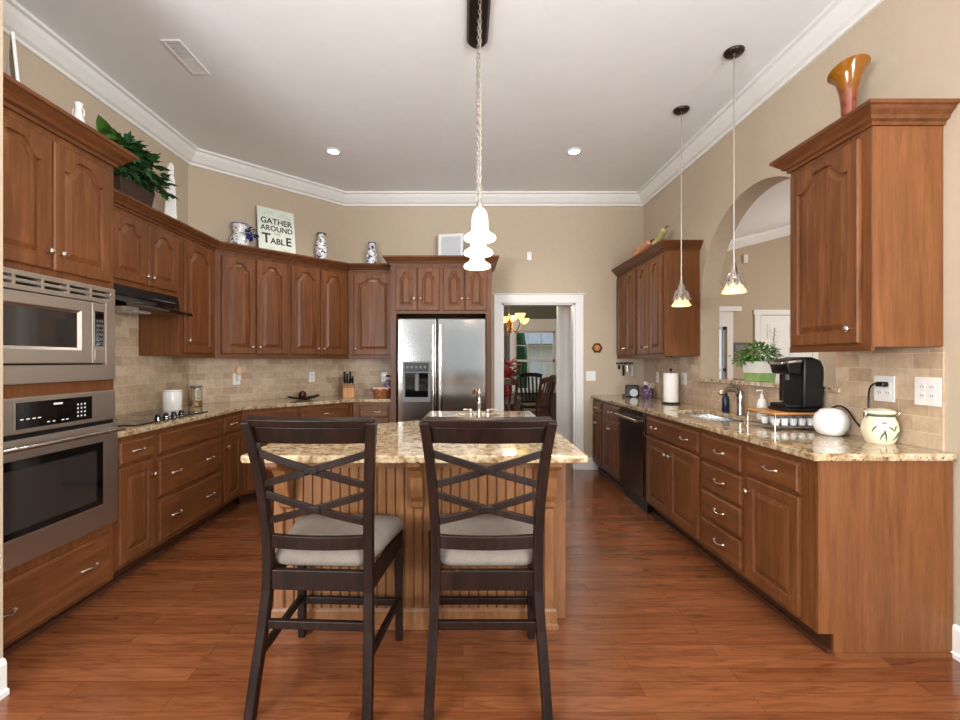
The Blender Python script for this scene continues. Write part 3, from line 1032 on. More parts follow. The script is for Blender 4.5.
cr = MB().crown([(0, 0.31), (0, 0), (0.53, 0), (0.53, 0.327)], crown_prof(2.415, 1.05), 1)
cr.build('crown', M['wood_h'], r)
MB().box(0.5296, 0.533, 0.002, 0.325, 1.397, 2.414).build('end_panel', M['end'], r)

# ------------------------------------------------------------------ countertops
r = tag(MB().plate([(XL + 0.003, 2.662), (-2.0, 2.662), (-2.0, 4.2046), (-1.1948, 5.01), (-0.783, 5.01), (-0.783, YB - 0.012), (XL + dg, YB - 0.012), (XL + 0.003, 4.44)], (), 0.035, 'xy', 0.88)
        .build('countertop', M['granite'], bevel=0.008), 'speckled granite countertop wrapping the left and angled walls with the cooktop', 'countertop')
SX0, SX1, SY0, SY1 = 1.74, 2.08, 3.12, 3.90
hole = [(SX0, SY0), (SX1, SY0), (SX1, SY1), (SX0, SY1)]
tag(MB().plate([(1.57, 2.055), (2.211, 2.055), (2.211, YB - 0.003), (1.57, YB - 0.003)], [hole], 0.035, 'xy', 0.88)
    .build('countertop', M['granite'], bevel=0.008), 'long speckled granite countertop along the right wall with the main sink', 'countertop')
tag(MB().plate([(2.196, 2.69), (2.2195, 2.69), (2.2195, 2.733), (2.43, 2.733), (2.43, 4.287), (2.2195, 4.287), (2.2195, 4.34), (2.175, 4.34), (2.175, 3.15), (2.196, 3.08)], (), 0.035, 'xy', 1.1405).build('granite_ledge', M['granite'], bevel=0.006),
    'narrow granite ledge along the bottom of the arched opening', 'ledge')

# main sink, undermount
r = thing('kitchen_sink', 'stainless double-bowl sink set in the right granite countertop', 'sink', (0, 0, 0))
m = MB()


def bowl(mm, a, b, c, d, zb, zt=0.878):
    mm.loops([rect2(a, b, c, d, zt), rect2(a + 0.02, b - 0.02, c + 0.02, d - 0.02, zb)], False, True)


def rect2(a, b, c, d, z):
    return [(a, c, z), (b, c, z), (b, d, z), (a, d, z)]


for (c, d, zb) in ((3.12, 3.40, 0.74), (3.43, 3.90, 0.70)):
    mm = MB()
    mm.loops([rect2(SX0 - 0.012, SX1 + 0.012, c - 0.012, d + 0.012, 0.8795), rect2(SX0, SX1, c, d, 0.8795), rect2(SX0 + 0.015, SX1 - 0.015, c + 0.015, d - 0.015, zb)], False, True)
    bw = mm.build('bowl', M['sink_steel'], r, smooth=True)
    MB().lathe([(0.035, 0.001), (0.035, 0.006), (0.02, 0.004)], ((SX0 + SX1) / 2, (c + d) / 2, zb), 16).build('drain', M['chrome'], bw)

# ------------------------------------------------------------------ refrigerator
r = thing('refrigerator', 'side-by-side stainless refrigerator with black ice dispenser', 'refrigerator', (0, 0, 0))
MB().box(-0.675, 0.24, 4.87, 5.60, 0.02, 1.775).build('body', M['black'], r)
for (a, b) in ((-0.672, -0.276), (-0.264, 0.237)):
    holes = []
    if a < -0.5:
        holes = [[(-0.60, 0.95), (-0.36, 0.95), (-0.36, 1.24), (-0.60, 1.24)]]
    d = MB().plate([(a, 0.09), (b, 0.09), (b, 1.77), (a, 1.77)], holes, 0.10, 'xz', 4.76).build('door', M['steel_fridge'], r, bevel=0.010, seg=3)
    hx = -0.305 if a < -0.5 else -0.235
    h = MB().tube([(hx, 4.705, 0.42), (hx, 4.705, 1.70)], 0.0125, 12)
    for zz in (0.47, 1.65):
        h.box(hx - 0.01, hx + 0.01, 4.705, 4.762, zz - 0.015, zz + 0.015)
    h.build('handle', M['chrome'], d, smooth=True)
    if holes:
        ds = MB().plate([(-0.625, 0.905), (-0.335, 0.905), (-0.335, 1.325), (-0.625, 1.325)], [[(-0.598, 0.955), (-0.362, 0.955), (-0.362, 1.205), (-0.598, 1.205)]], 0.014, 'xz', 4.752).build('dispenser_frame', M['grey'], d, bevel=0.004)
        MB().box(-0.60, -0.36, 4.80, 4.862, 0.95, 1.24).build('dispenser_recess', M['gloss_black'], d)
        MB().box(-0.605, -0.355, 4.748, 4.753, 1.22, 1.31).build('dispenser_panel', M['black'], d, bevel=0.003)
        for k in range(5):
            MB().box(-0.585 + k * 0.045, -0.562 + k * 0.045, 4.7465, 4.749, 1.255, 1.278).build('dispenser_button', M['grey'], d)
        MB().box(-0.50, -0.46, 4.775, 4.80, 1.02, 1.20).lathe([(0.02, 0), (0.014, 0.03)], (-0.48, 4.78, 1.16), 12).build('dispenser_paddle', M['grey'], d, bevel=0.004)
MB().box(-0.67, 0.235, 4.80, 4.87, 0.02, 0.085).build('grille', M['black'], r)

# ------------------------------------------------------------------ range hood and cooktop
r = thing('range_hood', 'black under-cabinet range hood over the cooktop', 'range hood', (XU, 3.02, 0), L90)


def prism_x(poly, x0, x1):
    """poly in (y, z)"""
    m = MB()
    m.loops([[(x0, y, z) for y, z in poly], [(x1, y, z) for y, z in poly]])
    return m


prism_x([(0.315, 1.848), (0.0, 1.848), (-0.012, 1.775), (0.315, 1.775)], 0.002, 0.744).build('body', M['black'], r, bevel=0.004)
prism_x([(0.315, 1.774), (-0.012, 1.774), (-0.02, 1.742), (-0.115, 1.718), (-0.125, 1.692), (0.315, 1.692)], 0.002, 0.744).build('visor', M['gloss_black'], r, bevel=0.004)
m = MB()
for k in range(3):
    m.box(0.42 + k * 0.09, 0.50 + k * 0.09, -0.014, -0.008, 1.79, 1.797)
m.build('vent_slots', M['grey'], r)
MB().box(0.28, 0.46, 0.03, 0.10, 1.684, 1.6915).build('light_lens', M['pale_grey'], r, bevel=0.003)

r = thing('cooktop', 'black glass cooktop set into the left granite counter', 'cooktop', (0, 0, 0))
MB().box(-2.585, -2.085, 2.93, 3.76, 0.9155, 0.9225).build('glass_top', M['gloss_black'], r, bevel=0.002)
m = MB()
for cx, cy, rr in ((-2.45, 3.12, 0.09), (-2.45, 3.52, 0.075), (-2.24, 3.08, 0.075)):
    m.tube([(cx + rr * math.cos(a * PI / 16), cy + rr * math.sin(a * PI / 16), 0.9226) for a in range(32)], 0.0012, 4, True)
m.build('burner_rings', M['grey'], r)
for k in range(4):
    kb = MB().lathe([(0.025, 0), (0.025, 0.004), (0.019, 0.006), (0.017, 0.026), (0.012, 0.029)], (-2.15, 3.24 + k * 0.09, 0.9225), 18).build('control_knob', M['black'], r, smooth=True)
    MB().box(-2.153, -2.147, 3.228 + k * 0.09, 3.252 + k * 0.09, 0.951, 0.957).lathe([(0.0215, 0.0), (0.0215, 0.0025)], (-2.15, 3.24 + k * 0.09, 0.9285), 18).build('knob_grip', M['chrome'], kb)

# ------------------------------------------------------------------ island
IB = [(-0.937, 2.30), (0.45, 2.30), (0.45, 2.375), (0.53, 2.375), (0.53, 3.79), (-0.245, 3.79), (-0.27, 3.22), (-0.937, 2.735)]
r = thing('kitchen_island', 'honey-coloured beadboard kitchen island behind the two stools', 'island', (0, 0, 0))
MB().plate(IB, [[(0.12 + 0.20 * math.cos(2 * PI * k / 24), 3.55 + 0.16 * math.sin(2 * PI * k / 24)) for k in range(24)]], 0.879, 'xy', 0.0).build('body', M['honey'], r, bevel=0.003)
m = MB()
n = 30
for k in range(n):
    a = -0.93 + k * 1.375 / n
    b = a + 1.375 / n - 0.005
    m.loops([[(a, 2.299, z), (b, 2.299, z), (b, 2.292, z), (b - 0.004, 2.289, z), (a + 0.004, 2.289, z), (a, 2.292, z)] for z in (0.10, 0.80)])
m.build('beadboard', M['honey'], r)
MB().box(-0.937, 0.45, 2.284, 2.2995, 0.80, 0.879).box(-0.94, -0.895, 2.284, 2.2995, 0.10, 0.80).box(0.405, 0.45, 2.284, 2.2995, 0.10, 0.80).build('face_frame', M['honey'], r, bevel=0.002)
MB().crown([(-0.937, 2.735), (-0.937, 2.30), (0.45, 2.30), (0.45, 2.374)], [(0, 0), (0.024, 0), (0.024, 0.02), (0.016, 0.026), (0.016, 0.085), (0.008, 0.098), (0, 0.10)], 1).build('baseboard', M['honey'], r)


def corbel(cx):
    prof = [(2.285, 0.878), (2.075, 0.878), (2.075, 0.85), (2.10, 0.835), (2.16, 0.815), (2.195, 0.77), (2.205, 0.72), (2.225, 0.67), (2.25, 0.64), (2.255, 0.615), (2.27, 0.60), (2.285, 0.60)]
    m = MB()
    m.loops([[(cx - 0.03, y, z) for y, z in prof], [(cx + 0.03, y, z) for y, z in prof]])
    return m


for cx in (-0.87, -0.225, 0.42):
    corbel(cx).build('corbel', M['honey'], r, bevel=0.004)
ell = [(0.12 + 0.165 * math.cos(a), 3.55 + 0.13 * math.sin(a)) for a in [2 * PI * k / 40 for k in range(40)]]
tag(MB().plate([(-0.97, 2.015), (0.54, 2.015), (0.555, 2.03), (0.56, 3.82), (-0.276, 3.82), (-0.298, 3.245), (-0.975, 2.74), (-0.982, 2.03)], [ell], 0.035, 'xy', 0.88).build('countertop', M['granite'], bevel=0.010, seg=3),
    'speckled granite countertop on the kitchen island', 'countertop')
r = thing('prep_sink', 'small round metal prep sink set in the island countertop', 'sink', (0.12, 3.55, 0))
m = MB()
m.loops([[(s * 0.165 * math.cos(a), s * 0.13 * math.sin(a), z) for a in [2 * PI * k / 40 for k in range(40)]] for s, z in ((1.08, 0.8795), (1.0, 0.8795), (0.94, 0.80), (0.7, 0.75))], False, True)
m.build('bowl', M['bronze'], r, smooth=True)
MB().lathe([(0.028, 0.7505), (0.028, 0.754), (0.014, 0.752)], (0, 0, 0), 16).build('drain', M['champagne'], r)
# island faucet
r = thing('island_faucet', 'two-handled satin nickel faucet on the island countertop', 'faucet', (0.118, 3.345, 0.9155))
MB().lathe([(0.026, 0), (0.026, 0.008), (0.018, 0.02), (0.014, 0.04), (0.013, 0.10), (0.017, 0.105), (0.017, 0.115), (0.012, 0.12), (0.011, 0.17), (0.016, 0.175), (0.015, 0.19), (0.008, 0.20), (0.006, 0.215), (0.002, 0.218)], (0, 0, 0), 18).build('column', M['champagne'], r, smooth=True)
MB().tube([(0, 0.0, 0.15), (-0.012, 0.03, 0.185), (-0.025, 0.07, 0.20), (-0.035, 0.105, 0.19), (-0.04, 0.125, 0.165), (-0.04, 0.13, 0.15)], [0.011, 0.011, 0.0105, 0.010, 0.010, 0.011], 10).build('spout', M['champagne'], r, smooth=True)
for s in (-1, 1):
    h = MB().lathe([(0.024, 0), (0.024, 0.007), (0.015, 0.018), (0.012, 0.045), (0.016, 0.052), (0.014, 0.062), (0.005, 0.07)], (s * 0.062, 0, 0), 16)
    h.build('handle_base', M['champagne'], r, smooth=True)
    MB().tube([(s * 0.058, 0, 0.058), (s * 0.085, 0, 0.062), (s * 0.115, 0, 0.060)], [0.006, 0.0055, 0.0075], 8).build('lever', M['champagne'], r, smooth=True)


# ------------------------------------------------------------------ counter stools
def make_stool(label, loc, rz):
    r = thing('counter_stool', label, 'stool', loc, rz, 'dark wood counter stools at the island')
    for s in (-1, 1):
        pts = [(s * 0.219, -0.105, 0.0), (s * 0.214, -0.072, 0.14), (s * 0.206, -0.03, 0.30), (s * 0.199, -0.004, 0.44), (s * 0.198, 0.0, 0.55), (s * 0.199, -0.006, 0.66),
               (s * 0.205, -0.026, 0.80), (s * 0.216, -0.056, 0.95), (s * 0.228, -0.086, 1.06), (s * 0.235, -0.10, 1.11)]
        MB().sweep(pts, 0.036, 0.042, (1, 0, 0)).build('rear_leg', M['espresso'], r, bevel=0.005)
    for s in (-1, 1):
        MB().sweep([(s * 0.236, 0.425, 0.0), (s * 0.236, 0.42, 0.30), (s * 0.236, 0.415, 0.52)], [0.032, 0.037, 0.040], 0.038, (1, 0, 0)).build('front_leg', M['espresso'], r, bevel=0.004)

    def bar(name, p, q, w, d, side=(0, 0, 1), bow=0.0, bev=0.004):
        p, q = Vector(p), Vector(q)
        pts = [p.lerp(q, k / 10) + Vector((0, -bow * (1 - (2 * k / 10 - 1) ** 2), 0)) for k in range(11)] if bow else [p, q]
        return MB().sweep(pts, w, d, side).build(name, M['espresso'], r, bevel=bev)
    bar('apron', (-0.185, 0.0, 0.48), (0.185, 0.0, 0.48), 0.078, 0.026)
    bar('apron', (-0.22, 0.418, 0.475), (0.22, 0.418, 0.475), 0.07, 0.024)
    bar('apron', (-0.205, 0.01, 0.478), (-0.238, 0.41, 0.478), 0.072, 0.024)
    bar('apron', (0.205, 0.01, 0.478), (0.238, 0.41, 0.478), 0.072, 0.024)
    bar('stretcher', (-0.195, -0.024, 0.318), (0.195, -0.024, 0.318), 0.034, 0.022)
    bar('stretcher', (-0.22, 0.42, 0.18), (0.22, 0.42, 0.18), 0.034, 0.022)
    bar('stretcher', (-0.21, -0.045, 0.215), (-0.236, 0.41, 0.195), 0.032, 0.022)
    bar('stretcher', (0.21, -0.045, 0.215), (0.236, 0.41, 0.195), 0.032, 0.022)
    bar('lower_rail', (-0.19, -0.004, 0.632), (0.19, -0.004, 0.632), 0.052, 0.022, bow=0.022)
    bar('crest_panel', (-0.212, -0.074, 1.058), (0.212, -0.074, 1.058), 0.066, 0.022, (0, -0.3, 0.95), bow=0.022)
    bar('crest_cap', (-0.235, -0.092, 1.106), (0.235, -0.092, 1.106), 0.030, 0.036, (0, -0.3, 0.95), bow=0.022)

    def yz(z):                                             # the lean of the posts at height z
        return -0.004 - 0.088 * max(0.0, (z - 0.62) / 0.48) ** 1.25
    for zc, dz in ((0.922, 0.062), (0.768, 0.058)):
        for s in (-1, 1):
            for e in (1, -1):
                w = 0.208 if e > 0 else 0.198
                pts = [(s * w * k, yz(zc + e * dz * k) - 0.020 * (1 - k * k), zc + e * dz * k) for k in (1.0, 0.75, 0.5, 0.25, 0.0)]
                MB().sweep(pts, 0.027, 0.016, (0, 0, 1)).build('cross_slat', M['espresso'], r, bevel=0.003)
        MB().box(-0.026, 0.026, yz(zc) - 0.034, yz(zc) - 0.008, zc - 0.013, zc + 0.013).build('cross_block', M['espresso'], r, bevel=0.004)
    # padded seat, wider at the front
    m = MB()
    def seat(i, z):
        out = []
        cs = [(-0.196, 0.018), (0.196, 0.018), (0.252, 0.455), (-0.252, 0.455)]
        rad = 0.05
        for k, (cx, cy) in enumerate(cs):
            sx, sy = (1 if cx > 0 else -1), (1 if cy > 0.2 else -1)
            ox, oy = cx - sx * (rad + i), cy - sy * (rad + i)
            a0 = {0: PI, 1: 1.5 * PI, 2: 0, 3: 0.5 * PI}[k]
            out += [(ox + rad * math.cos(a0 + t * PI / 10), oy + rad * math.sin(a0 + t * PI / 10), z) for t in range(6)]
        return out
    m.loops([seat(0.012, 0.519), seat(0.0, 0.530), seat(-0.004, 0.552), seat(0.004, 0.575), seat(0.025, 0.592), seat(0.07, 0.602), seat(0.12, 0.606)])
    m.build('seat_cushion', M['fabric'], r, smooth=True)
    return r


make_stool('left dark wood X-back counter stool with taupe seat at the island', (-0.562, 1.79, 0), -0.05)
make_stool('right dark wood X-back counter stool, in front of the island faucet', (0.092, 1.79, 0), 0.0)

# ------------------------------------------------------------------ ceiling fixtures
r = thing('island_pendant', 'bronze linear pendant with three chain-hung white glass bells over the island', 'pendant light', (0.09, 2.55, CEIL))
c = MB()
sh = [(0.0675 * math.cos(a), 0.36 + 0.0675 * math.sin(a)) for a in [PI * k / 14 for k in range(15)]] + [(0.0675 * math.cos(a), -0.36 + 0.0675 * math.sin(a)) for a in [PI + PI * k / 14 for k in range(15)]]
c.loops([[(x * s, y * (s * 0.2 + 0.8), z) for x, y in sh] for s, z in ((1, 0), (1, -0.012), (0.86, -0.02), (0.80, -0.030), (0.3, -0.036))])
c.build('canopy', M['bronze'], r, smooth=True)
for k, (yy, zb) in enumerate(((2.45, 1.978), (2.69, 1.955), (2.91, 1.922))):
    dy = yy - 2.55
    zt = zb + 0.172
    z0 = zb - CEIL
    z1 = zt - CEIL

    def scal(kk, a):
        return 1 + (0.05 * math.cos(8 * a) if kk in (0, 1, 12, 13) else 0)
    prof = [(0.085, 0), (0.087, 0.007), (0.082, 0.018), (0.064, 0.029), (0.050, 0.040), (0.045, 0.056), (0.044, 0.10), (0.040, 0.130), (0.031, 0.152), (0.018, 0.166), (0.012, 0.168)]
    inner = [(rr - 0.004, h - 0.003) for rr, h in reversed(prof)]
    m = MB().lathe([(a, b + z0) for a, b in inner[1:] + prof], (0, dy, 0), 32, cap=False)
    m.build('shade', M['lit_shade'], r, smooth=True)
    MB().lathe([(0.014, z1 - 0.008), (0.020, z1 - 0.004), (0.018, z1 + 0.015), (0.010, z1 + 0.03), (0.007, z1 + 0.05)], (0, dy, 0), 16).tube([(0, dy, z1 + 0.045), (0.012, dy, z1 + 0.065), (0.014, dy, z1 + 0.095), (0, dy, z1 + 0.125), (-0.014, dy, z1 + 0.095), (-0.012, dy, z1 + 0.065)], 0.003, 6, True).build('holder', M['nickel'], r, smooth=True)
    ch = MB()
    zz = z1 + 0.118
    i = 0
    while zz < -0.045:
        pts = []
        for q in range(8):
            a = q * PI / 4
            u, v = 0.0075 * math.cos(a), 0.016 * math.sin(a)
            pts.append((u, dy, zz + 0.012 + v) if i % 2 else (0, dy + u, zz + 0.012 + v))
        ch.tube(pts, 0.0022, 5, True)
        zz += 0.026
        i += 1
    ch.tube([(0.004, dy, z1 + 0.04), (0.005, dy, -0.03)], 0.0018, 5)
    ch.build('chain', M['nickel'], r, smooth=True)
    light('pendant_bulb', 'POINT', (0, dy, z0 + 0.06), (0, 0, 0), 4.0, (1.0, 0.90, 0.75), 0.03, parent=r)


def mini_pendant(label, x, y, zb):
    r = thing('mini_pendant', label, 'pendant light', (x, y, CEIL), 0, 'mini pendants over the sink counter')
    z = zb - CEIL
    MB().lathe([(0.062, 0), (0.062, -0.010), (0.054, -0.020), (0.02, -0.026), (0.012, -0.04)], (0, 0, 0), 28).build('canopy', M['bronze'], r, smooth=True)
    MB().tube([(0, 0, -0.03), (0, 0, z + 0.20)], 0.005, 8).build('rod', M['nickel'], r, smooth=True)
    MB().lathe([(0.009, z + 0.215), (0.012, z + 0.185), (0.022, z + 0.165), (0.026, z + 0.135), (0.04, z + 0.115)], (0, 0, 0), 20).build('socket_cap', M['nickel'], r, smooth=True)
    prof = [(0.076, 0), (0.070, 0.012), (0.058, 0.030), (0.050, 0.055), (0.046, 0.085), (0.040, 0.110), (0.030, 0.122)]
    inner = [(a - 0.004, b - 0.002) for a, b in reversed(prof)]
    MB().lathe([(a, b + z) for a, b in inner + prof], (0, 0, 0), 28, cap=False).build('glass_shade', M['lit_cream'], r, smooth=True)
    m = MB()
    for k in range(10):
        a = 2 * PI * k / 10
        ca, sa = math.cos(a), math.sin(a)
        for (h, o, wd) in ((0.118, 0.044, 0.012), (0.085, 0.056, 0.017), (0.055, 0.058, 0.015)):
            pass
        lf = [(0.042, 0.122, 0.008), (0.052, 0.095, 0.017), (0.057, 0.068, 0.017), (0.066, 0.048, 0.012), (0.092 if k % 5 == 0 else 0.070, 0.066 if k % 5 == 0 else 0.036, 0.002)]
        ls = []
        for rr, h, wd in lf:
            ls.append([(rr * ca - wd * sa, rr * sa + wd * ca, z + h), (rr * ca + wd * sa, rr * sa - wd * ca, z + h), ((rr + 0.003) * ca, (rr + 0.003) * sa, z + h + 0.002)])
        m.loops(ls)
    m.build('leaf_collar', M['leafy_metal'], r)
    light('pendant_bulb', 'POINT', (0, 0, z + 0.05), (0, 0, 0), 1.0, (1.0, 0.84, 0.62), 0.025, parent=r)


mini_pendant('slim pendant hanging in front of the far right wall cabinet', 1.77, 3.73, 1.778)
mini_pendant('slim pendant hanging in front of the arched opening', 1.785, 3.03, 1.782)


def downlight(label, x, y):
    r = thing('recessed_light', label, 'recessed light', (x, y, CEIL), 0, 'recessed ceiling lights')
    MB().lathe([(0.052, -0.001), (0.078, -0.001), (0.078, -0.006), (0.056, -0.010), (0.052, -0.004)], (0, 0, 0), 28, cap=False).build('trim_ring', M['trim'], r, smooth=True)
    MB().lathe([(0.053, -0.0005), (0.053, -0.003)], (0, 0, 0), 28).build('lens', M['can_glow'], r)
    light('downlight_bulb', 'SPOT', (0, 0, -0.03), (0, 0, 0), 42, (1.0, 0.94, 0.85), 0.06, spot=math.radians(130), blend=0.8, parent=r)


downlight('lit recessed ceiling light on the left, above the angled counter', -1.26, 4.47)
downlight('lit recessed ceiling light on the right, near the doorway', 1.08, 4.47)
downlight('added unseen recessed light above the oven cabinet aisle', -1.20, 1.2)  # this and the next are out of view, added for even lighting
downlight('added unseen recessed light above the nearest right base cabinet', 1.25, 1.2)

r = thing('ceiling_vent', 'white rectangular air vent in the ceiling over the left counter', 'vent', (-1.858, 3.09, CEIL), 0)
MB().plate([(-0.0625, -0.175), (0.0625, -0.175), (0.0625, 0.175), (-0.0625, 0.175)], [[(-0.045, -0.155), (0.045, -0.155), (0.045, 0.155), (-0.045, 0.155)]], -0.008, 'xy', -0.001).build('frame', M['trim'], r, bevel=0.002)
m = MB()
for k in range(26):
    y = -0.148 + k * 0.0118
    m.box(-0.044, 0.044, y - 0.0036, y + 0.0036, -0.007, -0.0045) if k > 12 else m.box(-0.044, 0.044, y - 0.0022, y + 0.0022, -0.007, -0.0045)
m.build('louvres', M['trim'], r)
MB().box(-0.045, 0.045, -0.155, 0.155, -0.0018, -0.0005).build('duct', M['grey'], r)

# ------------------------------------------------------------------ wall plates
def outlet(label, loc, rz, w=0.075, h=0.12, kind='outlet', gang=1, slots=True):
    r = thing('wall_outlet' if kind == 'outlet' else 'light_switch', label, kind, loc, rz)
    MB().box(-w / 2, w / 2, -0.006, -0.0005, -h / 2, h / 2).build('plate', M['white'], r, bevel=0.003)
    for g in range(gang):
        cx = (g - (gang - 1) / 2) * 0.046
        if kind == 'outlet':
            for s in (-1, 1):
                k = MB().lathe([(0.016, 0), (0.016, 0.002)], (cx, -0.006, s * 0.021), 16, 'y').build('socket', M['ceramic'], r)
                MB().box(cx - 0.007, cx - 0.0045, -0.0085, -0.0075, s * 0.021 - 0.003, s * 0.021 + 0.006).box(cx + 0.0045, cx + 0.007, -0.0085, -0.0075, s * 0.021 - 0.003, s * 0.021 + 0.006).build('slot', M['black'], k)
        else:
            MB().box(cx - 0.006, cx + 0.006, -0.016, -0.006, -0.004, 0.012).build('toggle', M['ceramic'], r, bevel=0.002)
    return r


T = 0.0095
dn = (s2, -s2)


def diag(t, z, off=0.0):                    # a point on the angled wall, t metres from its left corner
    return (XL + t * s2 + dn[0] * off, 4.45 + t * s2 + dn[1] * off, z)


outlet('white outlet on the angled tile wall with the night light plugged in', diag(0.44, 1.145, T), A45)
outlet('white outlet on the angled tile wall above the dark tray', diag(1.27, 1.145, T), A45)
outlet('white outlet on the back tile wall above the basket', (-0.965, YB - T, 1.135), 0)
outlet('narrow white outlet on the right tile wall left of the paper towels', (XR - T, 5.22, 1.147), R90)
outlet('white double switch on the right tile wall right of the paper towels', (XR - T, 4.60, 1.152), R90, 0.115, 0.12, 'switch', 2)
outlet('white double switch on the back wall beside the doorway', (1.57, YB - 0.0005, 1.146), 0, 0.118, 0.12, 'switch', 2)
outlet('white two-gang outlet behind the green-painted jar, black plug in it', (XR - T, 2.41, 1.185), R90, 0.118, 0.135, 'outlet', 2)
outlet('white two-gang outlet plate at the right end of the tile backsplash', (XR - T, 2.185, 1.185), R90, 0.125, 0.135, 'outlet', 2)
r = thing('night_light', 'small peach night light plugged in above the left outlet', 'night light', diag(0.455, 1.165, T), A45)
MB().box(-0.018, 0.018, -0.045, -0.008, -0.03, 0.02).build('plug_body', M['white'], r, bevel=0.006)
MB().lathe([(0.012, 0.0), (0.028, 0.025), (0.033, 0.06), (0.028, 0.09), (0.012, 0.10)], (0, -0.03, 0.015), 18).build('globe', M['lamp_tip'], r, smooth=True)

# ------------------------------------------------------------------ things on the left counters
ZT = 0.9155
r = thing('canister', 'plain white canister behind the cooktop', 'canister', (-2.44, 3.86, ZT))
MB().lathe([(0.066, 0), (0.072, 0.006), (0.072, 0.155), (0.068, 0.160)], (0, 0, 0), 32).build('body', M['ceramic'], r, smooth=True)
MB().lathe([(0.070, 0.1605), (0.073, 0.164), (0.071, 0.173), (0.03, 0.176)], (0, 0, 0), 32).build('lid', M['ceramic'], r, smooth=True)
r = thing('glass_jar', 'clear glass jar with clamp lid beside the white canister', 'jar', (-2.45, 4.22, ZT))
MB().lathe([(0.050, 0.0), (0.054, 0.006), (0.054, 0.145), (0.044, 0.160), (0.044, 0.17), (0.041, 0.17), (0.041, 0.158), (0.050, 0.143), (0.050, 0.008), (0.02, 0.006)], (0, 0, 0), 28).build('body', M['glass'], r, smooth=True)
MB().lathe([(0.046, 0.1705), (0.048, 0.174), (0.046, 0.186), (0.02, 0.188)], (0, 0, 0), 28).build('lid', M['grey'], r, smooth=True)
MB().tube([(0.048, 0, 0.155), (0.066, 0, 0.16), (0.068, 0, 0.178), (0.05, 0, 0.18)], 0.003, 6).tube([(0.047 * math.cos(a * PI / 12), 0.047 * math.sin(a * PI / 12), 0.163) for a in range(24)], 0.002, 5, True).build('clamp', M['chrome'], r)
MB().lathe([(0.048, 0.0085), (0.049, 0.05), (0.04, 0.056)], (0, 0, 0), 24).build('contents', M['cookie'], r, smooth=True)
r = thing('serving_tray', 'long dark boat-shaped tray on the angled counter', 'tray', diag(1.02, ZT, 0.33), A45)
ls = []
for k in range(17):
    s = k / 8 - 1
    hw = 0.062 * math.sqrt(max(0.0, 1 - s * s * 0.94))
    z = 0.012 + 0.026 * s * s
    ls.append([(0.175 * s, -hw, z + 0.012), (0.175 * s, -hw * 0.55, z - 0.008), (0.175 * s, hw * 0.55, z - 0.008), (0.175 * s, hw, z + 0.012), (0.175 * s, hw * 0.5, z - 0.002), (0.175 * s, -hw * 0.5, z - 0.002)])
MB().loops(ls).build('dish', M['dark_tray'], r, smooth=True)
MB().box(-0.05, 0.05, -0.025, 0.025, 0.0, 0.008).build('foot', M['dark_tray'], r, bevel=0.003)
tag(MB().lathe([(0.002, 0)] + [(0.042 * math.sin(PI * k / 12), 0.042 - 0.042 * math.cos(PI * k / 12)) for k in range(1, 12)] + [(0.002, 0.084)], (0, 0, 0), 24).build('decorative_ball', M['maroon'], smooth=True, loc=tuple(a + b for a, b in zip(diag(1.0, ZT, 0.33), (0, 0, 0.0115)))),
    'dark maroon ball resting in the boat-shaped tray', 'ball')
r = thing('knife_block', 'wooden block of black-handled knives on the back counter', 'knife block', (-1.31, 5.27, ZT), 0.25)
m = MB()
m.loops([[(-0.065, y, z) for y, z in ((-0.07, 0), (0.075, 0), (0.075, 0.17), (-0.07, 0.11))], [(0.065, y, z) for y, z in ((-0.07, 0), (0.075, 0), (0.075, 0.17), (-0.07, 0.11))]])
m.build('block', M['block'], r, bevel=0.004)
MB().box(-0.068, -0.0655, -0.072, 0.076, 0, 0.15).box(0.0655, 0.068, -0.072, 0.076, 0, 0.15).build('side', M['dining_wood'], r)
for (x, y, h) in ((-0.045, 0.05, 0.12), (-0.015, 0.05, 0.10), (0.018, 0.05, 0.12), (0.046, 0.05, 0.07), (-0.042, 0.0, 0.07), (-0.014, 0.0, 0.065), (0.014, 0.0, 0.065), (0.042, 0.0, 0.07)):
    zb = 0.125 + (y + 0.07) * 0.3
    kn = thing('knife', 'black-handled knife standing in the wooden knife block', 'knife', (-1.31 + x * math.cos(0.25) - y * math.sin(0.25), 5.27 + x * math.sin(0.25) + y * math.cos(0.25), ZT + zb), 0.25, 'knives in the block')
    MB().sweep([(0, 0, 0.014), (0, -0.01, h * 0.55), (0, -0.02, h * 1.1)], [0.024, 0.026, 0.023], 0.020, (1, 0, 0)).build('handle', M['black'], kn, bevel=0.004)
    MB().box(-0.008, 0.008, -0.0015, 0.0015, -0.004, 0.014).build('blade', M['chrome'], kn)
r = thing('bread_basket', 'brown wicker basket with pale pink liner beside the refrigerator', 'basket', (-0.935, 5.30, ZT))
m = MB().lathe([(0.085, 0), (0.092, 0.01), (0.118, 0.085), (0.114, 0.088), (0.09, 0.014), (0.02, 0.012)], (0, 0, 0), 36, scallop=lambda k, a: 1 + 0.015 * math.cos(18 * a))
m.build('basket_body', M['wicker'], r)
pts = [(0.118 * math.cos(a), 0.118 * math.sin(a), 0.09 + 0.006 * math.sin(9 * a)) for a in [2 * PI * k / 54 for k in range(54)]]
MB().tube(pts, 0.009, 6, True).build('braided_rim', M['wicker'], r)
m = MB().lathe([(0.112, 0.09), (0.105, 0.108), (0.07, 0.115), (0.02, 0.105)], (0, 0, 0), 36, scallop=lambda k, a: 1 + 0.05 * math.sin(7 * a + k))
m.build('liner', M['pink'], r, smooth=True)
r = thing('patterned_figurine', 'small blue and white patterned figurine standing in the wicker basket', 'figurine', (-0.87, 5.33, ZT + 0.112))
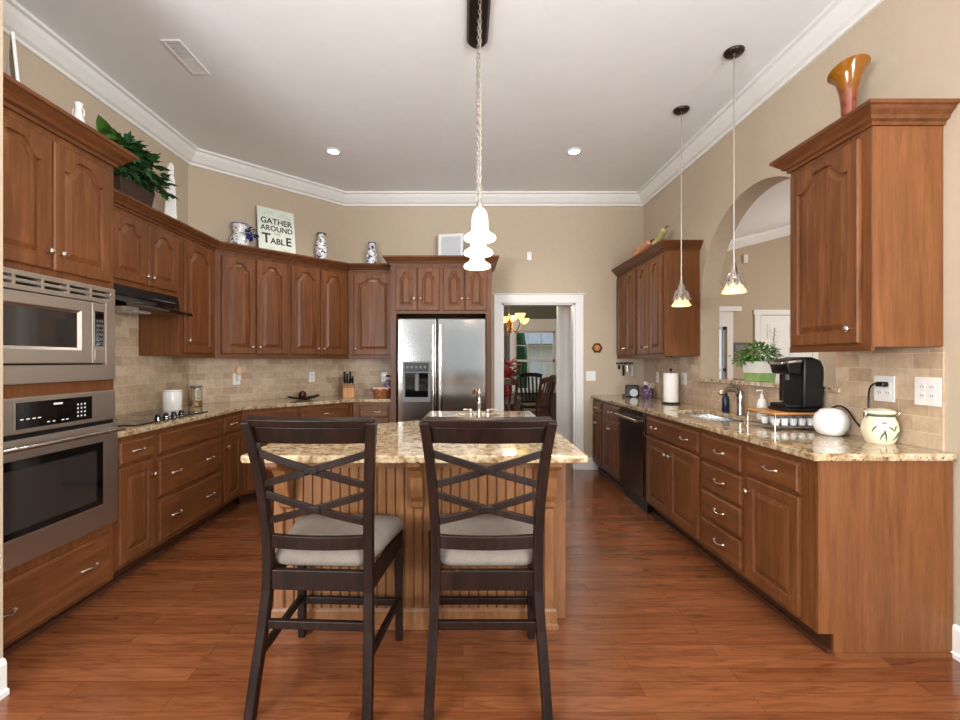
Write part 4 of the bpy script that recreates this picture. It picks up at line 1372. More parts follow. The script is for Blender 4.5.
MB().lathe([(0.045, 0), (0.05, 0.03), (0.035, 0.07), (0.02, 0.085)], (0, 0, 0), 18).build('skirt', M['confetti'], r, smooth=True)
MB().lathe([(0.01, 0.082), (0.024, 0.095), (0.026, 0.11), (0.012, 0.128), (0.002, 0.13)], (0, 0, 0), 16).build('head', M['pink'], r, smooth=True)
MB().lathe([(0.034, 0.118), (0.027, 0.122), (0.02, 0.14), (0.002, 0.146)], (0, 0, 0), 16).build('cap', M['maroon'], r, smooth=True)

# ------------------------------------------------------------------ things on top of the cabinets
ZA = 2.4405


def vase_lathe(prof, n=28):
    return MB().lathe(prof, (0, 0, 0), n)


# open double photo frame on the oven cabinet
r = thing('photo_frame', 'white photo frame seen edge-on atop the oven cabinet at left edge', 'photo frame', (-2.27, 2.37, 2.522), 2.37)
MB().box(-0.15, 0.15, 0, 0.014, 0, 0.41).build('frame', M['trim'], r, bevel=0.002, rot=(-0.08, 0, 0), loc=(0, 0, 0.004))
MB().box(-0.05, 0.05, 0.002, 0.008, 0, 0.30).build('easel_back', M['pale_grey'], r, bevel=0.002, rot=(0.10, 0, 0), loc=(0, 0.085, 0.002))
r = thing('small_vase', 'small white ceramic vase on top of the oven cabinet', 'vase', (-2.14, 2.56, 2.5205))
r.scale = (0.85, 0.85, 0.85)
vase_lathe([(0.038, 0), (0.044, 0.02), (0.046, 0.09), (0.042, 0.15), (0.026, 0.205), (0.02, 0.235), (0.02, 0.262), (0.027, 0.285), (0.022, 0.285), (0.014, 0.25)]).build('body', M['ceramic'], r, smooth=True)
MB().tube([(-0.02, 0.0, 0.26), (-0.038, 0, 0.24), (-0.036, 0, 0.20)], 0.005, 6).tube([(0.02, 0.0, 0.26), (0.038, 0, 0.24), (0.036, 0, 0.20)], 0.005, 6).build('handle', M['ceramic'], r, smooth=True)

# ivy in a dark basket


def leaf(m, p, d, size, lobes=5, droop=0.25):
    d = Vector(d).normalized()
    up = Vector((0, 0, 1))
    s = d.cross(up)
    if s.length < 0.1:
        s = Vector((1, 0, 0))
    s.normalize()
    u = s.cross(d).normalized()
    out = [(0, 0), (0.30, -0.12), (0.48, 0.12), (0.30, 0.30), (0.34, 0.62), (0.12, 0.62), (0.0, 1.0), (-0.12, 0.62), (-0.34, 0.62), (-0.30, 0.30), (-0.48, 0.12), (-0.30, -0.12)]
    if lobes == 1:
        out = [(0, 0), (0.22, 0.2), (0.28, 0.45), (0.18, 0.75), (0, 1.0), (-0.18, 0.75), (-0.28, 0.45), (-0.22, 0.2)]
    top = [Vector(p) + (s * a + d * b + u * (0.06 - droop * b * b - abs(a) * 0.25)) * size for a, b in out]
    mid = Vector(p) + (d * 0.4 + u * (0.10 - droop * 0.16)) * size
    vs = [tuple(mid)] + [tuple(v) for v in top]
    n = len(top)
    m.poly(vs, [(0, 1 + i, 1 + (i + 1) % n) for i in range(n)])


def foliage(m, c, rx, ry_, rz_, n, size, lobes=5, seed=1):
    rnd = random.Random(seed)
    for _ in range(n):
        while True:
            v = Vector((rnd.uniform(-1, 1), rnd.uniform(-1, 1), rnd.uniform(-0.6, 1)))
            if 0.35 < v.length < 1:
                break
        p = (c[0] + v.x * rx, c[1] + v.y * ry_, c[2] + v.z * rz_)
        d = (v.x + rnd.uniform(-0.5, 0.5), v.y + rnd.uniform(-0.5, 0.5), v.z * 0.6 + rnd.uniform(-0.5, 0.3))
        leaf(m, p, d, size * rnd.uniform(0.7, 1.25), lobes)


r = thing('potted_ivy', 'dark green ivy plant in a brown basket on the cabinet over the hood', 'plant', (-2.40, 3.32, ZA))
m = MB()
m.loops([[(-0.06 * s, -0.17 * s, z), (0.06 * s, -0.17 * s, z), (0.06 * s, 0.17 * s, z), (-0.06 * s, 0.17 * s, z)] for s, z in ((0.85, 0), (1.05, 0.16))])
m.build('basket', M['basket_brown'], r, bevel=0.008)
m = MB()
foliage(m, (0.02, 0.02, 0.30), 0.13, 0.25, 0.16, 260, 0.08, 5, 3)
foliage(m, (0.05, 0.16, 0.22), 0.10, 0.14, 0.12, 40, 0.085, 5, 4)
m.build('foliage', M['leaf'], r)
m = MB()
for k in range(5):
    leaf(m, (0.0, -0.18 + 0.025 * k, 0.38 + 0.01 * k), (0.2, -1, 0.9 - 0.35 * k), 0.19, 1, 0.15)
m.build('broad_leaf', M['leaf_light'], r)
m = MB()
rnd = random.Random(5)
for k in range(14):
    a = rnd.uniform(0, 2 * PI)
    m.tube([(0, 0, 0.15), (0.05 * math.cos(a), 0.10 * math.sin(a), 0.26), (0.11 * math.cos(a), 0.22 * math.sin(a), 0.30)], 0.003, 5)
m.build('stem', M['stem'], r)

r = thing('tall_bottle', 'tall white square bottle on cabinet beside the ivy', 'vase', (-2.40, 3.78, ZA), 0.5)
m = MB()


def sq(h, z):
    return [(h, h, z), (-h, h, z), (-h, -h, z), (h, -h, z)]


m.loops([sq(0.044, 0), sq(0.046, 0.01), sq(0.030, 0.37), sq(0.022, 0.40), sq(0.020, 0.45), sq(0.024, 0.455), sq(0.024, 0.485)])
m.build('body', M['ceramic'], r, bevel=0.005)
MB().lathe([(0.020, 0.486), (0.022, 0.49), (0.016, 0.51), (0.004, 0.52)], (0, 0, 0), 14).build('stopper', M['ceramic'], r, smooth=True)

r = thing('flowered_jug', 'round white jug painted with blue flowers, left of the lettered sign', 'jug', diag(0.42, ZA, 0.16), A45)
vase_lathe([(0.05, 0), (0.075, 0.015), (0.092, 0.07), (0.090, 0.11), (0.065, 0.16), (0.056, 0.19), (0.074, 0.24), (0.08, 0.262), (0.072, 0.262), (0.05, 0.20)]).build('body', M['delft_jug'], r, smooth=True)
MB().tube([(0.060, 0, 0.215), (0.10, 0, 0.22), (0.118, 0, 0.18), (0.11, 0, 0.13), (0.086, 0, 0.10)], 0.009, 8).build('handle', M['blue'], r, smooth=True)
m = MB()
foliage(m, (0.075, -0.05, 0.17), 0.055, 0.05, 0.06, 60, 0.05, 1, 31)
m.build('blue_flowers', M['blue'], r)
MB().lathe([(0.0815, 0.258), (0.083, 0.266), (0.077, 0.266)], (0, 0, 0), 28, cap=False).build('rim', M['blue'], r, smooth=True)

# lettered sign on a small easel
r = thing('lettered_sign', 'pale mint sign reading Gather Around the Table on the angled cabinets', 'sign', diag(0.815, ZA, 0.155), A45)
W, H = 0.40, 0.515
brd = MB().box(-W / 2, W / 2, 0, 0.018, 0.012, H + 0.012).build('board', M['sign_face'], r, bevel=0.003, rot=(-0.12, 0, 0))


def text(s, x, z, size, mat, parent, name='lettering', y=-0.001, align='CENTER', ext=0.0012, rot=(PI / 2, 0, 0), scale=(1, 1, 1), off=0.0):
    cu = bpy.data.curves.new(name, 'FONT')
    cu.body = s
    cu.size = size
    cu.align_x = align
    cu.extrude = ext
    o = bpy.data.objects.new(name, cu)
    cu.materials.append(mat)
    o.location = (x, y, z)
    o.rotation_euler = rot
    o.scale = scale
    o.parent = parent
    cu.offset = off
    COL.objects.link(o)
    bpy.context.view_layer.update()
    me = bpy.data.meshes.new_from_object(o.evaluated_get(bpy.context.evaluated_depsgraph_get()))
    q = bpy.data.objects.new(name, me)
    q.location, q.rotation_euler, q.scale, q.parent = o.location, o.rotation_euler, o.scale, parent
    bpy.data.objects.remove(o)
    q.name = name
    COL.objects.link(q)
    return q


text('GATHER', 0, 0.355, 0.088, M['ink'], brd, off=0.0015)
text('AROUND', 0, 0.278, 0.080, M['ink'], brd, off=0.0012)
text('THE', 0.0, 0.236, 0.040, M['sage_ink'], brd)
text('T', -0.118, 0.140, 0.150, M['ink'], brd, off=0.003)
text('ABL', 0.002, 0.140, 0.088, M['ink'], brd, off=0.002)
text('E', 0.122, 0.140, 0.130, M['ink'], brd, off=0.003)
m = MB()
for s in (-1, 1):
    for k in range(7):
        leaf(m, (s * (0.02 + 0.018 * k), -0.0015, 0.462 + 0.012 * math.sin(k * 0.8)), (s * 0.9, 0, 0.55 if k % 2 else -0.45), 0.032, 1, 0)
        leaf(m, (s * (0.02 + 0.018 * k), -0.0015, 0.075 + 0.010 * math.sin(k * 0.9)), (s * 0.9, 0, 0.5 if k % 2 else -0.4), 0.030, 1, 0)
m.build('leaf_sprig', M['sage_ink'], brd)
MB().box(-0.11, -0.095, -0.045, 0.05, 0, 0.012).box(0.095, 0.11, -0.045, 0.05, 0, 0.012).box(-0.11, -0.095, -0.05, -0.038, 0, 0.035).box(0.095, 0.11, -0.05, -0.038, 0, 0.035).build('easel', M['black'], r)

r = thing('china_vase', 'tall blue and white china vase right of the lettered sign', 'vase', diag(1.31, ZA, 0.16), A45, 'blue and white vases')
vase_lathe([(0.04, 0), (0.045, 0.01), (0.042, 0.02), (0.062, 0.10), (0.067, 0.18), (0.055, 0.25), (0.034, 0.285), (0.032, 0.315), (0.05, 0.345), (0.045, 0.345), (0.026, 0.31)]).build('body', M['delft'], r, smooth=True)
MB().lathe([(0.0505, 0.335), (0.052, 0.348), (0.046, 0.350)], (0, 0, 0), 28, cap=False).build('rim', M['ink'], r, smooth=True)
r = thing('china_vase', 'shorter blue and white china vase beside the refrigerator cabinet top', 'vase', (-1.085, 5.48, ZA), 0, 'blue and white vases')
vase_lathe([(0.05, 0), (0.056, 0.01), (0.068, 0.09), (0.066, 0.16), (0.045, 0.215), (0.036, 0.235), (0.036, 0.275), (0.044, 0.295), (0.04, 0.295), (0.03, 0.27)]).build('body', M['delft'], r, smooth=True)
MB().lathe([(0.0445, 0.285), (0.046, 0.298), (0.040, 0.30)], (0, 0, 0), 28, cap=False).build('rim', M['blue'], r, smooth=True)

r = thing('easel_frame', 'small white frame on a dark easel above the refrigerator', 'frame', (-0.15, 5.40, ZA), -0.18)
bd = MB().plate([(-0.15, 0.0), (0.15, 0.0), (0.15, 0.385), (-0.15, 0.385)], [[(-0.115, 0.035), (0.115, 0.035), (0.115, 0.35), (-0.115, 0.35)]], 0.02, 'xz', 0.0).build('frame_border', M['trim'], r, bevel=0.004, rot=(-0.1, 0, 0), loc=(0, 0, 0.012))
MB().box(-0.118, 0.118, 0.008, 0.014, 0.032, 0.353).build('panel', M['pale_grey'], bd)
MB().box(-0.10, -0.085, -0.03, 0.06, 0, 0.01).box(0.085, 0.10, -0.03, 0.06, 0, 0.01).box(-0.10, -0.085, -0.035, -0.026, 0, 0.06).box(0.085, 0.10, -0.035, -0.026, 0, 0.06).build('easel', M['ink'], r)

# gourds on the far right cabinets


def gourd(label, loc, rot, mat, s):
    r = thing('gourd', label, 'gourd', loc, 0, 'dried gourds')
    r.rotation_euler = rot
    MB().lathe([(0.004, -0.02), (0.03, -0.01), (0.058, 0.03), (0.062, 0.07), (0.05, 0.12), (0.034, 0.17), (0.030, 0.22), (0.034, 0.27), (0.022, 0.30), (0.006, 0.31)], (0, 0, 0), 18, scallop=lambda k, a: 1 + 0.05 * math.cos(6 * a)).build('body', mat, r, smooth=True)
    MB().tube([(0, 0, 0.305), (0.005, 0, 0.33), (0.02, 0.0, 0.345)], [0.008, 0.006, 0.007], 6).build('stem', M['basket_brown'], r)
    r.scale = (s, s, s)


gourd('orange gourd lying on the far right cabinets', (1.97, 5.22, ZA + 0.07), (1.32, 0, 0.05), M['gourd_orange'], 1.15)
gourd('pale green gourd nearer than the orange gourd on the cabinets', (2.04, 4.86, ZA + 0.075), (1.12, 0, -0.1), M['gourd_green'], 1.0)

r = thing('amber_vase', 'amber art-glass horn vase on the nearest right wall cabinet', 'vase', (2.045, 2.44, 2.4955))
r.scale = (0.88, 0.88, 0.92)
m = MB()
ls = []
pro = [(0.038, 0.0), (0.036, 0.01), (0.034, 0.10), (0.038, 0.20), (0.046, 0.28), (0.062, 0.35), (0.088, 0.395), (0.102, 0.41)]
for rr, h in pro + [(a - 0.005, b) for a, b in reversed(pro[1:])]:
    tl = max(0, (h - 0.25) / 0.16) * 0.30
    ls.append([(rr * math.cos(a), rr * math.sin(a), h - tl * rr * math.sin(a)) for a in [2 * PI * k / 32 for k in range(32)]])
m.loops(ls)
m.build('body', M['amber'], r, smooth=True)

# ------------------------------------------------------------------ right counter
r = thing('kitchen_faucet', 'single-lever brushed nickel faucet behind the main sink', 'faucet', (2.13, 3.53, ZT))
MB().lathe([(0.032, 0), (0.034, 0.008), (0.029, 0.02), (0.027, 0.10), (0.029, 0.15), (0.022, 0.185)], (0, 0, 0), 20).build('body', M['champagne'], r, smooth=True)
MB().tube([(0.0, 0, 0.11), (-0.015, 0, 0.165), (-0.05, 0, 0.195), (-0.10, 0, 0.198), (-0.14, 0, 0.178), (-0.155, 0, 0.160)], [0.021, 0.021, 0.020, 0.019, 0.020, 0.021], 12).build('spout', M['champagne'], r, smooth=True)
MB().tube([(0.0, 0, 0.18), (-0.015, 0, 0.205), (-0.06, 0, 0.232), (-0.075, 0, 0.242)], [0.014, 0.012, 0.008, 0.010], 10).build('lever', M['champagne'], r, smooth=True)
r = thing('dish_soap_bottle', 'dark blue bottle standing behind the main faucet', 'bottle', (2.135, 3.74, ZT))
MB().lathe([(0.026, 0), (0.029, 0.006), (0.029, 0.10), (0.024, 0.125), (0.014, 0.135)], (0, 0, 0), 20).build('body', M['navy'], r, smooth=True)
MB().lathe([(0.015, 0.1355), (0.015, 0.155), (0.008, 0.158)], (0, 0, 0), 16).build('cap', M['black'], r, smooth=True)
r = thing('soap_pump', 'white soap pump bottle between the faucet and coffee maker', 'soap dispenser', (2.125, 3.27, ZT))
MB().lathe([(0.030, 0), (0.033, 0.006), (0.033, 0.10), (0.024, 0.14), (0.012, 0.15), (0.012, 0.165)], (0, 0, 0), 20).build('body', M['ceramic'], r, smooth=True)
MB().lathe([(0.013, 0.1655), (0.013, 0.178), (0.004, 0.18), (0.004, 0.20), (0.009, 0.202), (0.009, 0.21)], (0, 0, 0), 14).tube([(0, 0, 0.206), (-0.03, 0, 0.206), (-0.04, 0, 0.198)], 0.005, 8).build('pump', M['white'], r, smooth=True)

# pod drawer and coffee maker
PX0, PX1, PY0, PY1 = 1.875, 2.185, 2.765, 3.04
r = thing('pod_drawer', 'wood-topped metal drawer rack under the coffee maker', 'drawer rack', (0, 0, ZT))
MB().box(PX0 - 0.006, PX1, PY0 - 0.006, PY1 + 0.006, 0.092, 0.1045).build('wood_top', M['board'], r, bevel=0.003)
m = MB()
for x in (PX0 + 0.004, PX1 - 0.008):
    for y in (PY0 + 0.004, PY1 - 0.004):
        m.tube([(x, y, 0), (x, y, 0.0915)], 0.005, 8)
for z in (0.012, 0.085):
    m.tube([(PX0 + 0.004, PY0 + 0.004, z), (PX1 - 0.008, PY0 + 0.004, z)], 0.0035, 6).tube([(PX0 + 0.004, PY1 - 0.004, z), (PX1 - 0.008, PY1 - 0.004, z)], 0.0035, 6)
    m.tube([(PX0 + 0.004, PY0 + 0.004, z), (PX0 + 0.004, PY1 - 0.004, z)], 0.0035, 6)
m.build('wire_frame', M['chrome'], r, smooth=True)
MB().box(PX0 + 0.012, PX1 - 0.014, PY0 + 0.012, PY1 - 0.012, 0.016, 0.021).build('drawer_base', M['grey'], r)
for i in range(5):
    for j in range(2):
        p = thing('coffee_pod', 'small white coffee pod in the rack under the coffee maker', 'coffee pod', (PX0 + 0.045 + i * 0.054, PY0 + 0.06 + j * 0.10, ZT + 0.0215), 0, 'coffee pods in the rack')
        MB().lathe([(0.018, 0), (0.023, 0.040)], (0, 0, 0), 16).build('cup', M['ceramic'], p, smooth=True)
        MB().lathe([(0.025, 0.0402), (0.025, 0.043)], (0, 0, 0), 16).build('foil_lid', M['pale_grey'], p)

r = thing('coffee_maker', 'black single-serve coffee maker with silver lever, on the pod rack', 'coffee maker', (1.965, 2.872, ZT + 0.105))
r.scale = (0.74, 1, 1)
MB().box(0.0, 0.30, -0.095, 0.095, 0.0, 0.022).build('base', M['black'], r, bevel=0.008)
m = MB()
m.loops([[(0.0 + i, -0.075 + i, z), (0.115, -0.085 + i, z), (0.115, 0.085 - i, z), (0.0 + i, 0.075 - i, z)] for i, z in ((0.004, 0.0225), (0, 0.03), (0.0, 0.044), (0.004, 0.048))])
m.build('drip_tray', M['black'], r, bevel=0.006)
prof = [(0.122, 0.0225), (0.285, 0.0225), (0.292, 0.10), (0.302, 0.22), (0.300, 0.275), (0.270, 0.315), (0.20, 0.334), (0.13, 0.334), (0.125, 0.22)]
m = MB()
m.loops([[(x, -0.095, z) for x, z in prof], [(x, 0.095, z) for x, z in prof]])
m.build('body', M['black'], r, bevel=0.014, seg=3, smooth=True)
prof = [(0.02, 0.232), (0.1215, 0.222), (0.1215, 0.330), (0.06, 0.325), (0.010, 0.305), (0.0, 0.285)]
m = MB()
m.loops([[(x, -0.082, z) for x, z in prof], [(x, 0.082, z) for x, z in prof]])
m.build('brew_head', M['black'], r, bevel=0.014, seg=3, smooth=True)
m = MB().sweep([(-0.006, -0.05, 0.296), (0.01, -0.084, 0.302), (0.06, -0.089, 0.308), (0.115, -0.089, 0.310)], 0.016, 0.008, (0, 0, 1))
m.sweep([(-0.006, -0.05, 0.296), (-0.014, 0, 0.294), (-0.006, 0.05, 0.296)], 0.016, 0.010, (0, 0, 1))
m.sweep([(-0.006, 0.05, 0.296), (0.01, 0.084, 0.302), (0.06, 0.089, 0.308), (0.115, 0.089, 0.310)], 0.016, 0.008, (0, 0, 1))
m.build('lever', M['nickel'], r, bevel=0.003)
MB().box(0.07, 0.09, -0.01, 0.01, 0.19, 0.228).build('nozzle', M['grey'], r, bevel=0.003)
m = MB()
prof = [(0.145, 0.05), (0.275, 0.05), (0.288, 0.22), (0.280, 0.29), (0.15, 0.30)]
m.loops([[(x, 0.0955, z) for x, z in prof], [(x, 0.150, z) for x, z in prof]])
m.build('water_tank', M['oven_glass'], r, bevel=0.008)

r = thing('egg_shaped_device', 'smooth white egg-shaped device on the right counter near the jar', 'device', (2.055, 2.57, ZT))
m = MB()
ls = []
pr = [(0.038, 0.0), (0.062, 0.012), (0.080, 0.045), (0.083, 0.08), (0.072, 0.118), (0.048, 0.143), (0.018, 0.152)]
m.lathe(pr, (0, 0, 0), 36)
m.build('shell', M['white'], r, smooth=True)
MB().box(0.068, 0.095, -0.012, 0.012, 0.0, 0.012).build('foot_clip', M['champagne'], r, bevel=0.002)

# cream jar with painted leaves and clamp lid
r = thing('painted_jar', 'cream lidded jar painted with green leaves at right counter corner', 'jar', (2.115, 2.335, ZT))
r.scale = (0.9, 0.9, 1.0)
JP = [(0.060, 0), (0.066, 0.008), (0.080, 0.04), (0.084, 0.07), (0.078, 0.105), (0.068, 0.125), (0.066, 0.135)]
MB().lathe(JP, (0, 0, 0), 36).build('body', M['cream'], r, smooth=True)
MB().lathe([(0.067, 0.1355), (0.070, 0.139), (0.067, 0.146)], (0, 0, 0), 36).build('neck_band', M['green_paint'], r, smooth=True)
MB().lathe([(0.066, 0.1465), (0.071, 0.152), (0.069, 0.163), (0.05, 0.172), (0.01, 0.176)], (0, 0, 0), 36).build('lid', M['cream'], r, smooth=True)
MB().tube([(0.06, -0.03, 0.14), (0.078, -0.03, 0.142), (0.084, -0.03, 0.158), (0.07, -0.03, 0.168)], 0.003, 6).tube([(-0.066, 0.0, 0.128), (-0.08, 0, 0.13), (-0.078, 0, 0.155), (-0.066, 0, 0.160)], 0.003, 6).build('clamp', M['nickel'], r, smooth=True)


def jr(z):
    for (r0, h0), (r1, h1) in zip(JP, JP[1:]):
        if h0 <= z <= h1:
            return r0 + (r1 - r0) * (z - h0) / (h1 - h0)
    return 0.07


m = MB()
for a0, z0_, da, dz in ((-2.3, 0.02, 0.35, 0.05), (-1.9, 0.015, -0.2, 0.06), (-1.5, 0.02, 0.5, 0.045), (-1.2, 0.03, 0.4, 0.03), (-0.9, 0.04, 0.3, 0.045), (-2.2, 0.10, 0.3, 0.002), (-1.85, 0.085, 0.35, -0.02), (-1.5, 0.068, 0.25, 0.022), (-2.7, 0.06, 0.3, 0.03), (-0.6, 0.05, 0.3, 0.04)):
    pts = []
    for k in range(7):
        s = k / 6
        a, z = a0 + da * s, z0_ + dz * s + 0.008 * math.sin(PI * s)
        rr = jr(z) + 0.0005
        pts.append((rr * math.cos(a), rr * math.sin(a), z))
    m.tube(pts, [0.001 + 0.0032 * math.sin(PI * k / 6) for k in range(7)], 6)
m.build('painted_leaves', M['green_paint'], r)

r = thing('power_cord', 'black power cord plugged in behind the painted jar', 'cord', (0, 0, 0))
pts = [(2.17, 2.74, 1.03), (2.175, 2.71, 1.055), (2.18, 2.66, 1.07), (2.175, 2.60, 1.05), (2.165, 2.53, 0.99), (2.155, 2.46, 0.945), (2.145, 2.435, 0.921), (2.15, 2.44, 0.94), (2.165, 2.455, 1.02), (2.168, 2.46, 1.12), (2.165, 2.45, 1.18), (2.165, 2.43, 1.207), (2.17, 2.415, 1.21)]


def smooth_path(ps, n=5):
    out = []
    V = [Vector(p) for p in ps]
    for i in range(len(V) - 1):
        p0, p1, p2, p3 = V[max(i - 1, 0)], V[i], V[i + 1], V[min(i + 2, len(V) - 1)]
        for k in range(n):
            t = k / n
            out.append(0.5 * ((2 * p1) + (p2 - p0) * t + (2 * p0 - 5 * p1 + 4 * p2 - p3) * t * t + (-p0 + 3 * p1 - 3 * p2 + p3) * t ** 3))
    out.append(V[-1])
    return out


MB().tube(smooth_path(pts), 0.0045, 8).build('cable', M['black'], r, smooth=True)
MB().box(2.165, 2.199, 2.375, 2.42, 1.196, 1.222).build('plug', M['black'], r, bevel=0.006)
MB().sweep([(2.162, 2.468, 1.075), (2.16, 2.466, 1.03), (2.158, 2.46, 0.99)], [0.016, 0.02, 0.014], 0.016, (0, 1, 0)).build('cable_tie', M['black'], r, bevel=0.003)

# paper towels
r = thing('paper_towel_holder', 'white paper towel roll on an upright chrome stand', 'paper towel holder', (2.02, 4.47, ZT))
MB().lathe([(0.085, 0), (0.088, 0.006), (0.08, 0.014), (0.02, 0.017)], (0, 0, 0), 28).build('base', M['bronze'], r, smooth=True)
MB().lathe([(0.022, 0.018), (0.066, 0.018), (0.067, 0.02), (0.067, 0.296), (0.066, 0.298), (0.022, 0.298)], (0, 0, 0), 32, cap=False).build('towel_roll', M['paper'], r, smooth=True)
MB().lathe([(0.006, 0.017), (0.006, 0.315), (0.012, 0.32), (0.014, 0.332), (0.008, 0.342), (0.002, 0.344)], (0, 0, 0), 14).build('rod', M['bronze'], r, smooth=True)

# gadget and caddy in the far corner
r = thing('black_gadget', 'small black boxy gadget with silver oval front in the far counter corner', 'gadget', (1.955, 5.32, ZT), -0.35)
MB().box(-0.075, 0.075, -0.035, 0.035, 0.0, 0.135).build('case', M['black'], r, bevel=0.012)
MB().lathe([(0.03, -0.012), (0.042, -0.004), (0.044, 0.0)], (0.02, -0.036, 0.05), 24, 'y').build('oval_face', M['pale_grey'], r, smooth=True)
MB().box(-0.11, -0.078, -0.03, 0.01, 0.0, 0.03).build('plug_adapter', M['black'], r, bevel=0.004)
r = thing('desk_caddy', 'purple patterned caddy beside the small black boxy gadget', 'caddy', (2.06, 5.13, ZT))
MB().lathe([(0.055, 0), (0.058, 0.004), (0.064, 0.11), (0.061, 0.11), (0.053, 0.008), (0.01, 0.006)], (0, 0, 0), 24).build('cup', M['confetti'], r, smooth=True)
r = thing('white_bottle', 'white-capped bottle standing in the purple caddy', 'bottle', (2.04, 5.14, ZT + 0.009))
MB().lathe([(0.022, 0), (0.024, 0.005), (0.024, 0.12), (0.014, 0.14)], (0, 0, 0), 18).build('body', M['purple'], r, smooth=True)
MB().lathe([(0.020, 0.1405), (0.022, 0.15), (0.018, 0.175), (0.006, 0.182)], (0, 0, 0), 18).build('cap', M['ceramic'], r, smooth=True)
r = thing('scissors', 'white-handled scissors standing in the purple caddy', 'scissors', (2.085, 5.115, ZT + 0.012), -0.6)
MB().sweep([(-0.005, 0, 0), (0.004, 0, 0.11)], 0.010, 0.002, (1, 0, 0)).sweep([(0.005, 0.003, 0), (-0.004, 0.003, 0.11)], 0.010, 0.002, (1, 0, 0)).build('blade', M['chrome'], r)
m = MB()
for s in (-1, 1):
    m.tube([(s * 0.020 + 0.014 * math.cos(a), 0.001, 0.132 + 0.022 * math.sin(a)) for a in [2 * PI * k / 14 for k in range(14)]], 0.004, 6, True)
m.build('finger_loop', M['white'], r, smooth=True)

# keys on a rack below the far cabinet
r = thing('key_rack', 'small dark key rack on the back wall under the far right cabinet', 'key rack', (1.99, YB - 0.0005, 1.30))
MB().box(-0.11, 0.10, -0.014, 0, -0.012, 0.014).build('bar', M['frame_dark'], r, bevel=0.003)
for k in range(4):
    x = -0.085 + k * 0.055
    MB().tube([(x, -0.014, 0.0), (x, -0.03, -0.004), (x, -0.034, 0.008)], 0.002, 6).build('hook', M['nickel'], r)
for k, (x, L, mt, lb) in enumerate(((-0.085, 0.05, 'black', 'short black key fob, first on the key rack'), (-0.03, 0.13, 'black', 'longest black key bunch hanging from the key rack'), (0.025, 0.085, 'nickel', 'silver keys hanging third on the key rack'), (0.08, 0.14, 'pale_grey', 'pale tag keys hanging last on the key rack'))):
    kk = thing('key_bunch', lb, 'keys', (1.99 + x, YB - 0.030, 1.298))
    MB().tube([(0.010 * math.cos(a), 0, -0.008 + 0.010 * math.sin(a)) for a in [2 * PI * q / 12 for q in range(12)]], 0.0018, 5, True).build('ring', M['nickel'], kk)
    MB().box(-0.014, 0.014, -0.006, 0.004, -0.018 - L, -0.019).build('fob', M[mt], kk, bevel=0.004)
    MB().sweep([(0.006, 0.006, -0.018), (0.018, 0.008, -0.06)], 0.014, 0.003, (1, 0, 0)).build('key', M['nickel'], kk)

r = thing('hexagon_plaque', 'small brass hexagon ornament on the back wall by the doorway', 'ornament', (1.645, YB - 0.0005, 1.49))
MB().lathe([(0.066, 0), (0.066, 0.012), (0.056, 0.018), (0.046, 0.010)], (0, 0, 0), 6, 'y').build('rim', M['brass'], r)
MB().lathe([(0.042, 0.008), (0.034, 0.02), (0.012, 0.026)], (0.004, 0, 0.002), 6, 'y').build('centre', M['block'], r)

# planter on the granite ledge
r = thing('herb_planter', 'white planter with green band and leafy herbs on the granite ledge', 'plant', (2.275, 3.53, 1.1765))
m = MB()


def trap(s, z):
    return [(-0.078 * s, -0.095 * s, z), (0.078 * s, -0.095 * s, z), (0.078 * s, 0.095 * s, z), (-0.078 * s, 0.095 * s, z)]


m.loops([trap(0.84, 0), trap(0.905, 0.0625)])
m.build('green_band', M['lime'], r)
m = MB()
m.loops([trap(0.906, 0.063), trap(1.0, 0.15), trap(0.94, 0.15), trap(0.90, 0.125)])
m.build('planter_body', M['ceramic'], r)
MB().loops([trap(0.90, 0.1255), trap(0.9, 0.132)]).build('soil', M['soil'], r)
m = MB()
foliage(m, (0.0, 0.0, 0.205), 0.11, 0.14, 0.075, 300, 0.045, 1, 11)
foliage(m, (-0.05, 0.12, 0.17), 0.09, 0.08, 0.06, 70, 0.04, 1, 12)
rnd = random.Random(8)
sp = [(0.05, -0.08, 0.13), (0.06, -0.085, 0.22), (0.055, -0.08, 0.31), (0.06, -0.085, 0.40)]
for k in range(22):
    z = 0.20 + k * 0.0095
    a = k * 2.4
    leaf(m, (0.057, -0.083, z), (math.cos(a), math.sin(a), 0.35), 0.036 - 0.0006 * k, 1)
m.build('foliage', M['leaf_light'], r)
m = MB().tube(sp, 0.0025, 6)
for k in range(12):
    a = rnd.uniform(0, 2 * PI)
    m.tube([(0.02 * math.cos(a), 0.08 * math.sin(a), 0.13), (0.05 * math.cos(a), 0.13 * math.sin(a), 0.20)], 0.002, 5)
m.build('stem', M['stem'], r)

# ------------------------------------------------------------------ dining room furniture
r = thing('dining_table', 'dark wood dining table seen through the doorway', 'table', (0.38, 8.1, 0))
MB().box(-0.55, 0.55, -0.85, 0.85, 0.725, 0.76).build('tabletop', M['dining_wood'], r, bevel=0.008)
MB().box(-0.47, 0.47, -0.77, 0.77, 0.64, 0.7245).build('apron', M['dining_wood'], r)
for sx in (-1, 1):
    for sy in (-1, 1):
        MB().lathe([(0.025, 0), (0.03, 0.05), (0.022, 0.1), (0.04, 0.45), (0.045, 0.6385)], (sx * 0.43, sy * 0.73, 0), 14).build('leg', M['dining_wood'], r, smooth=True)


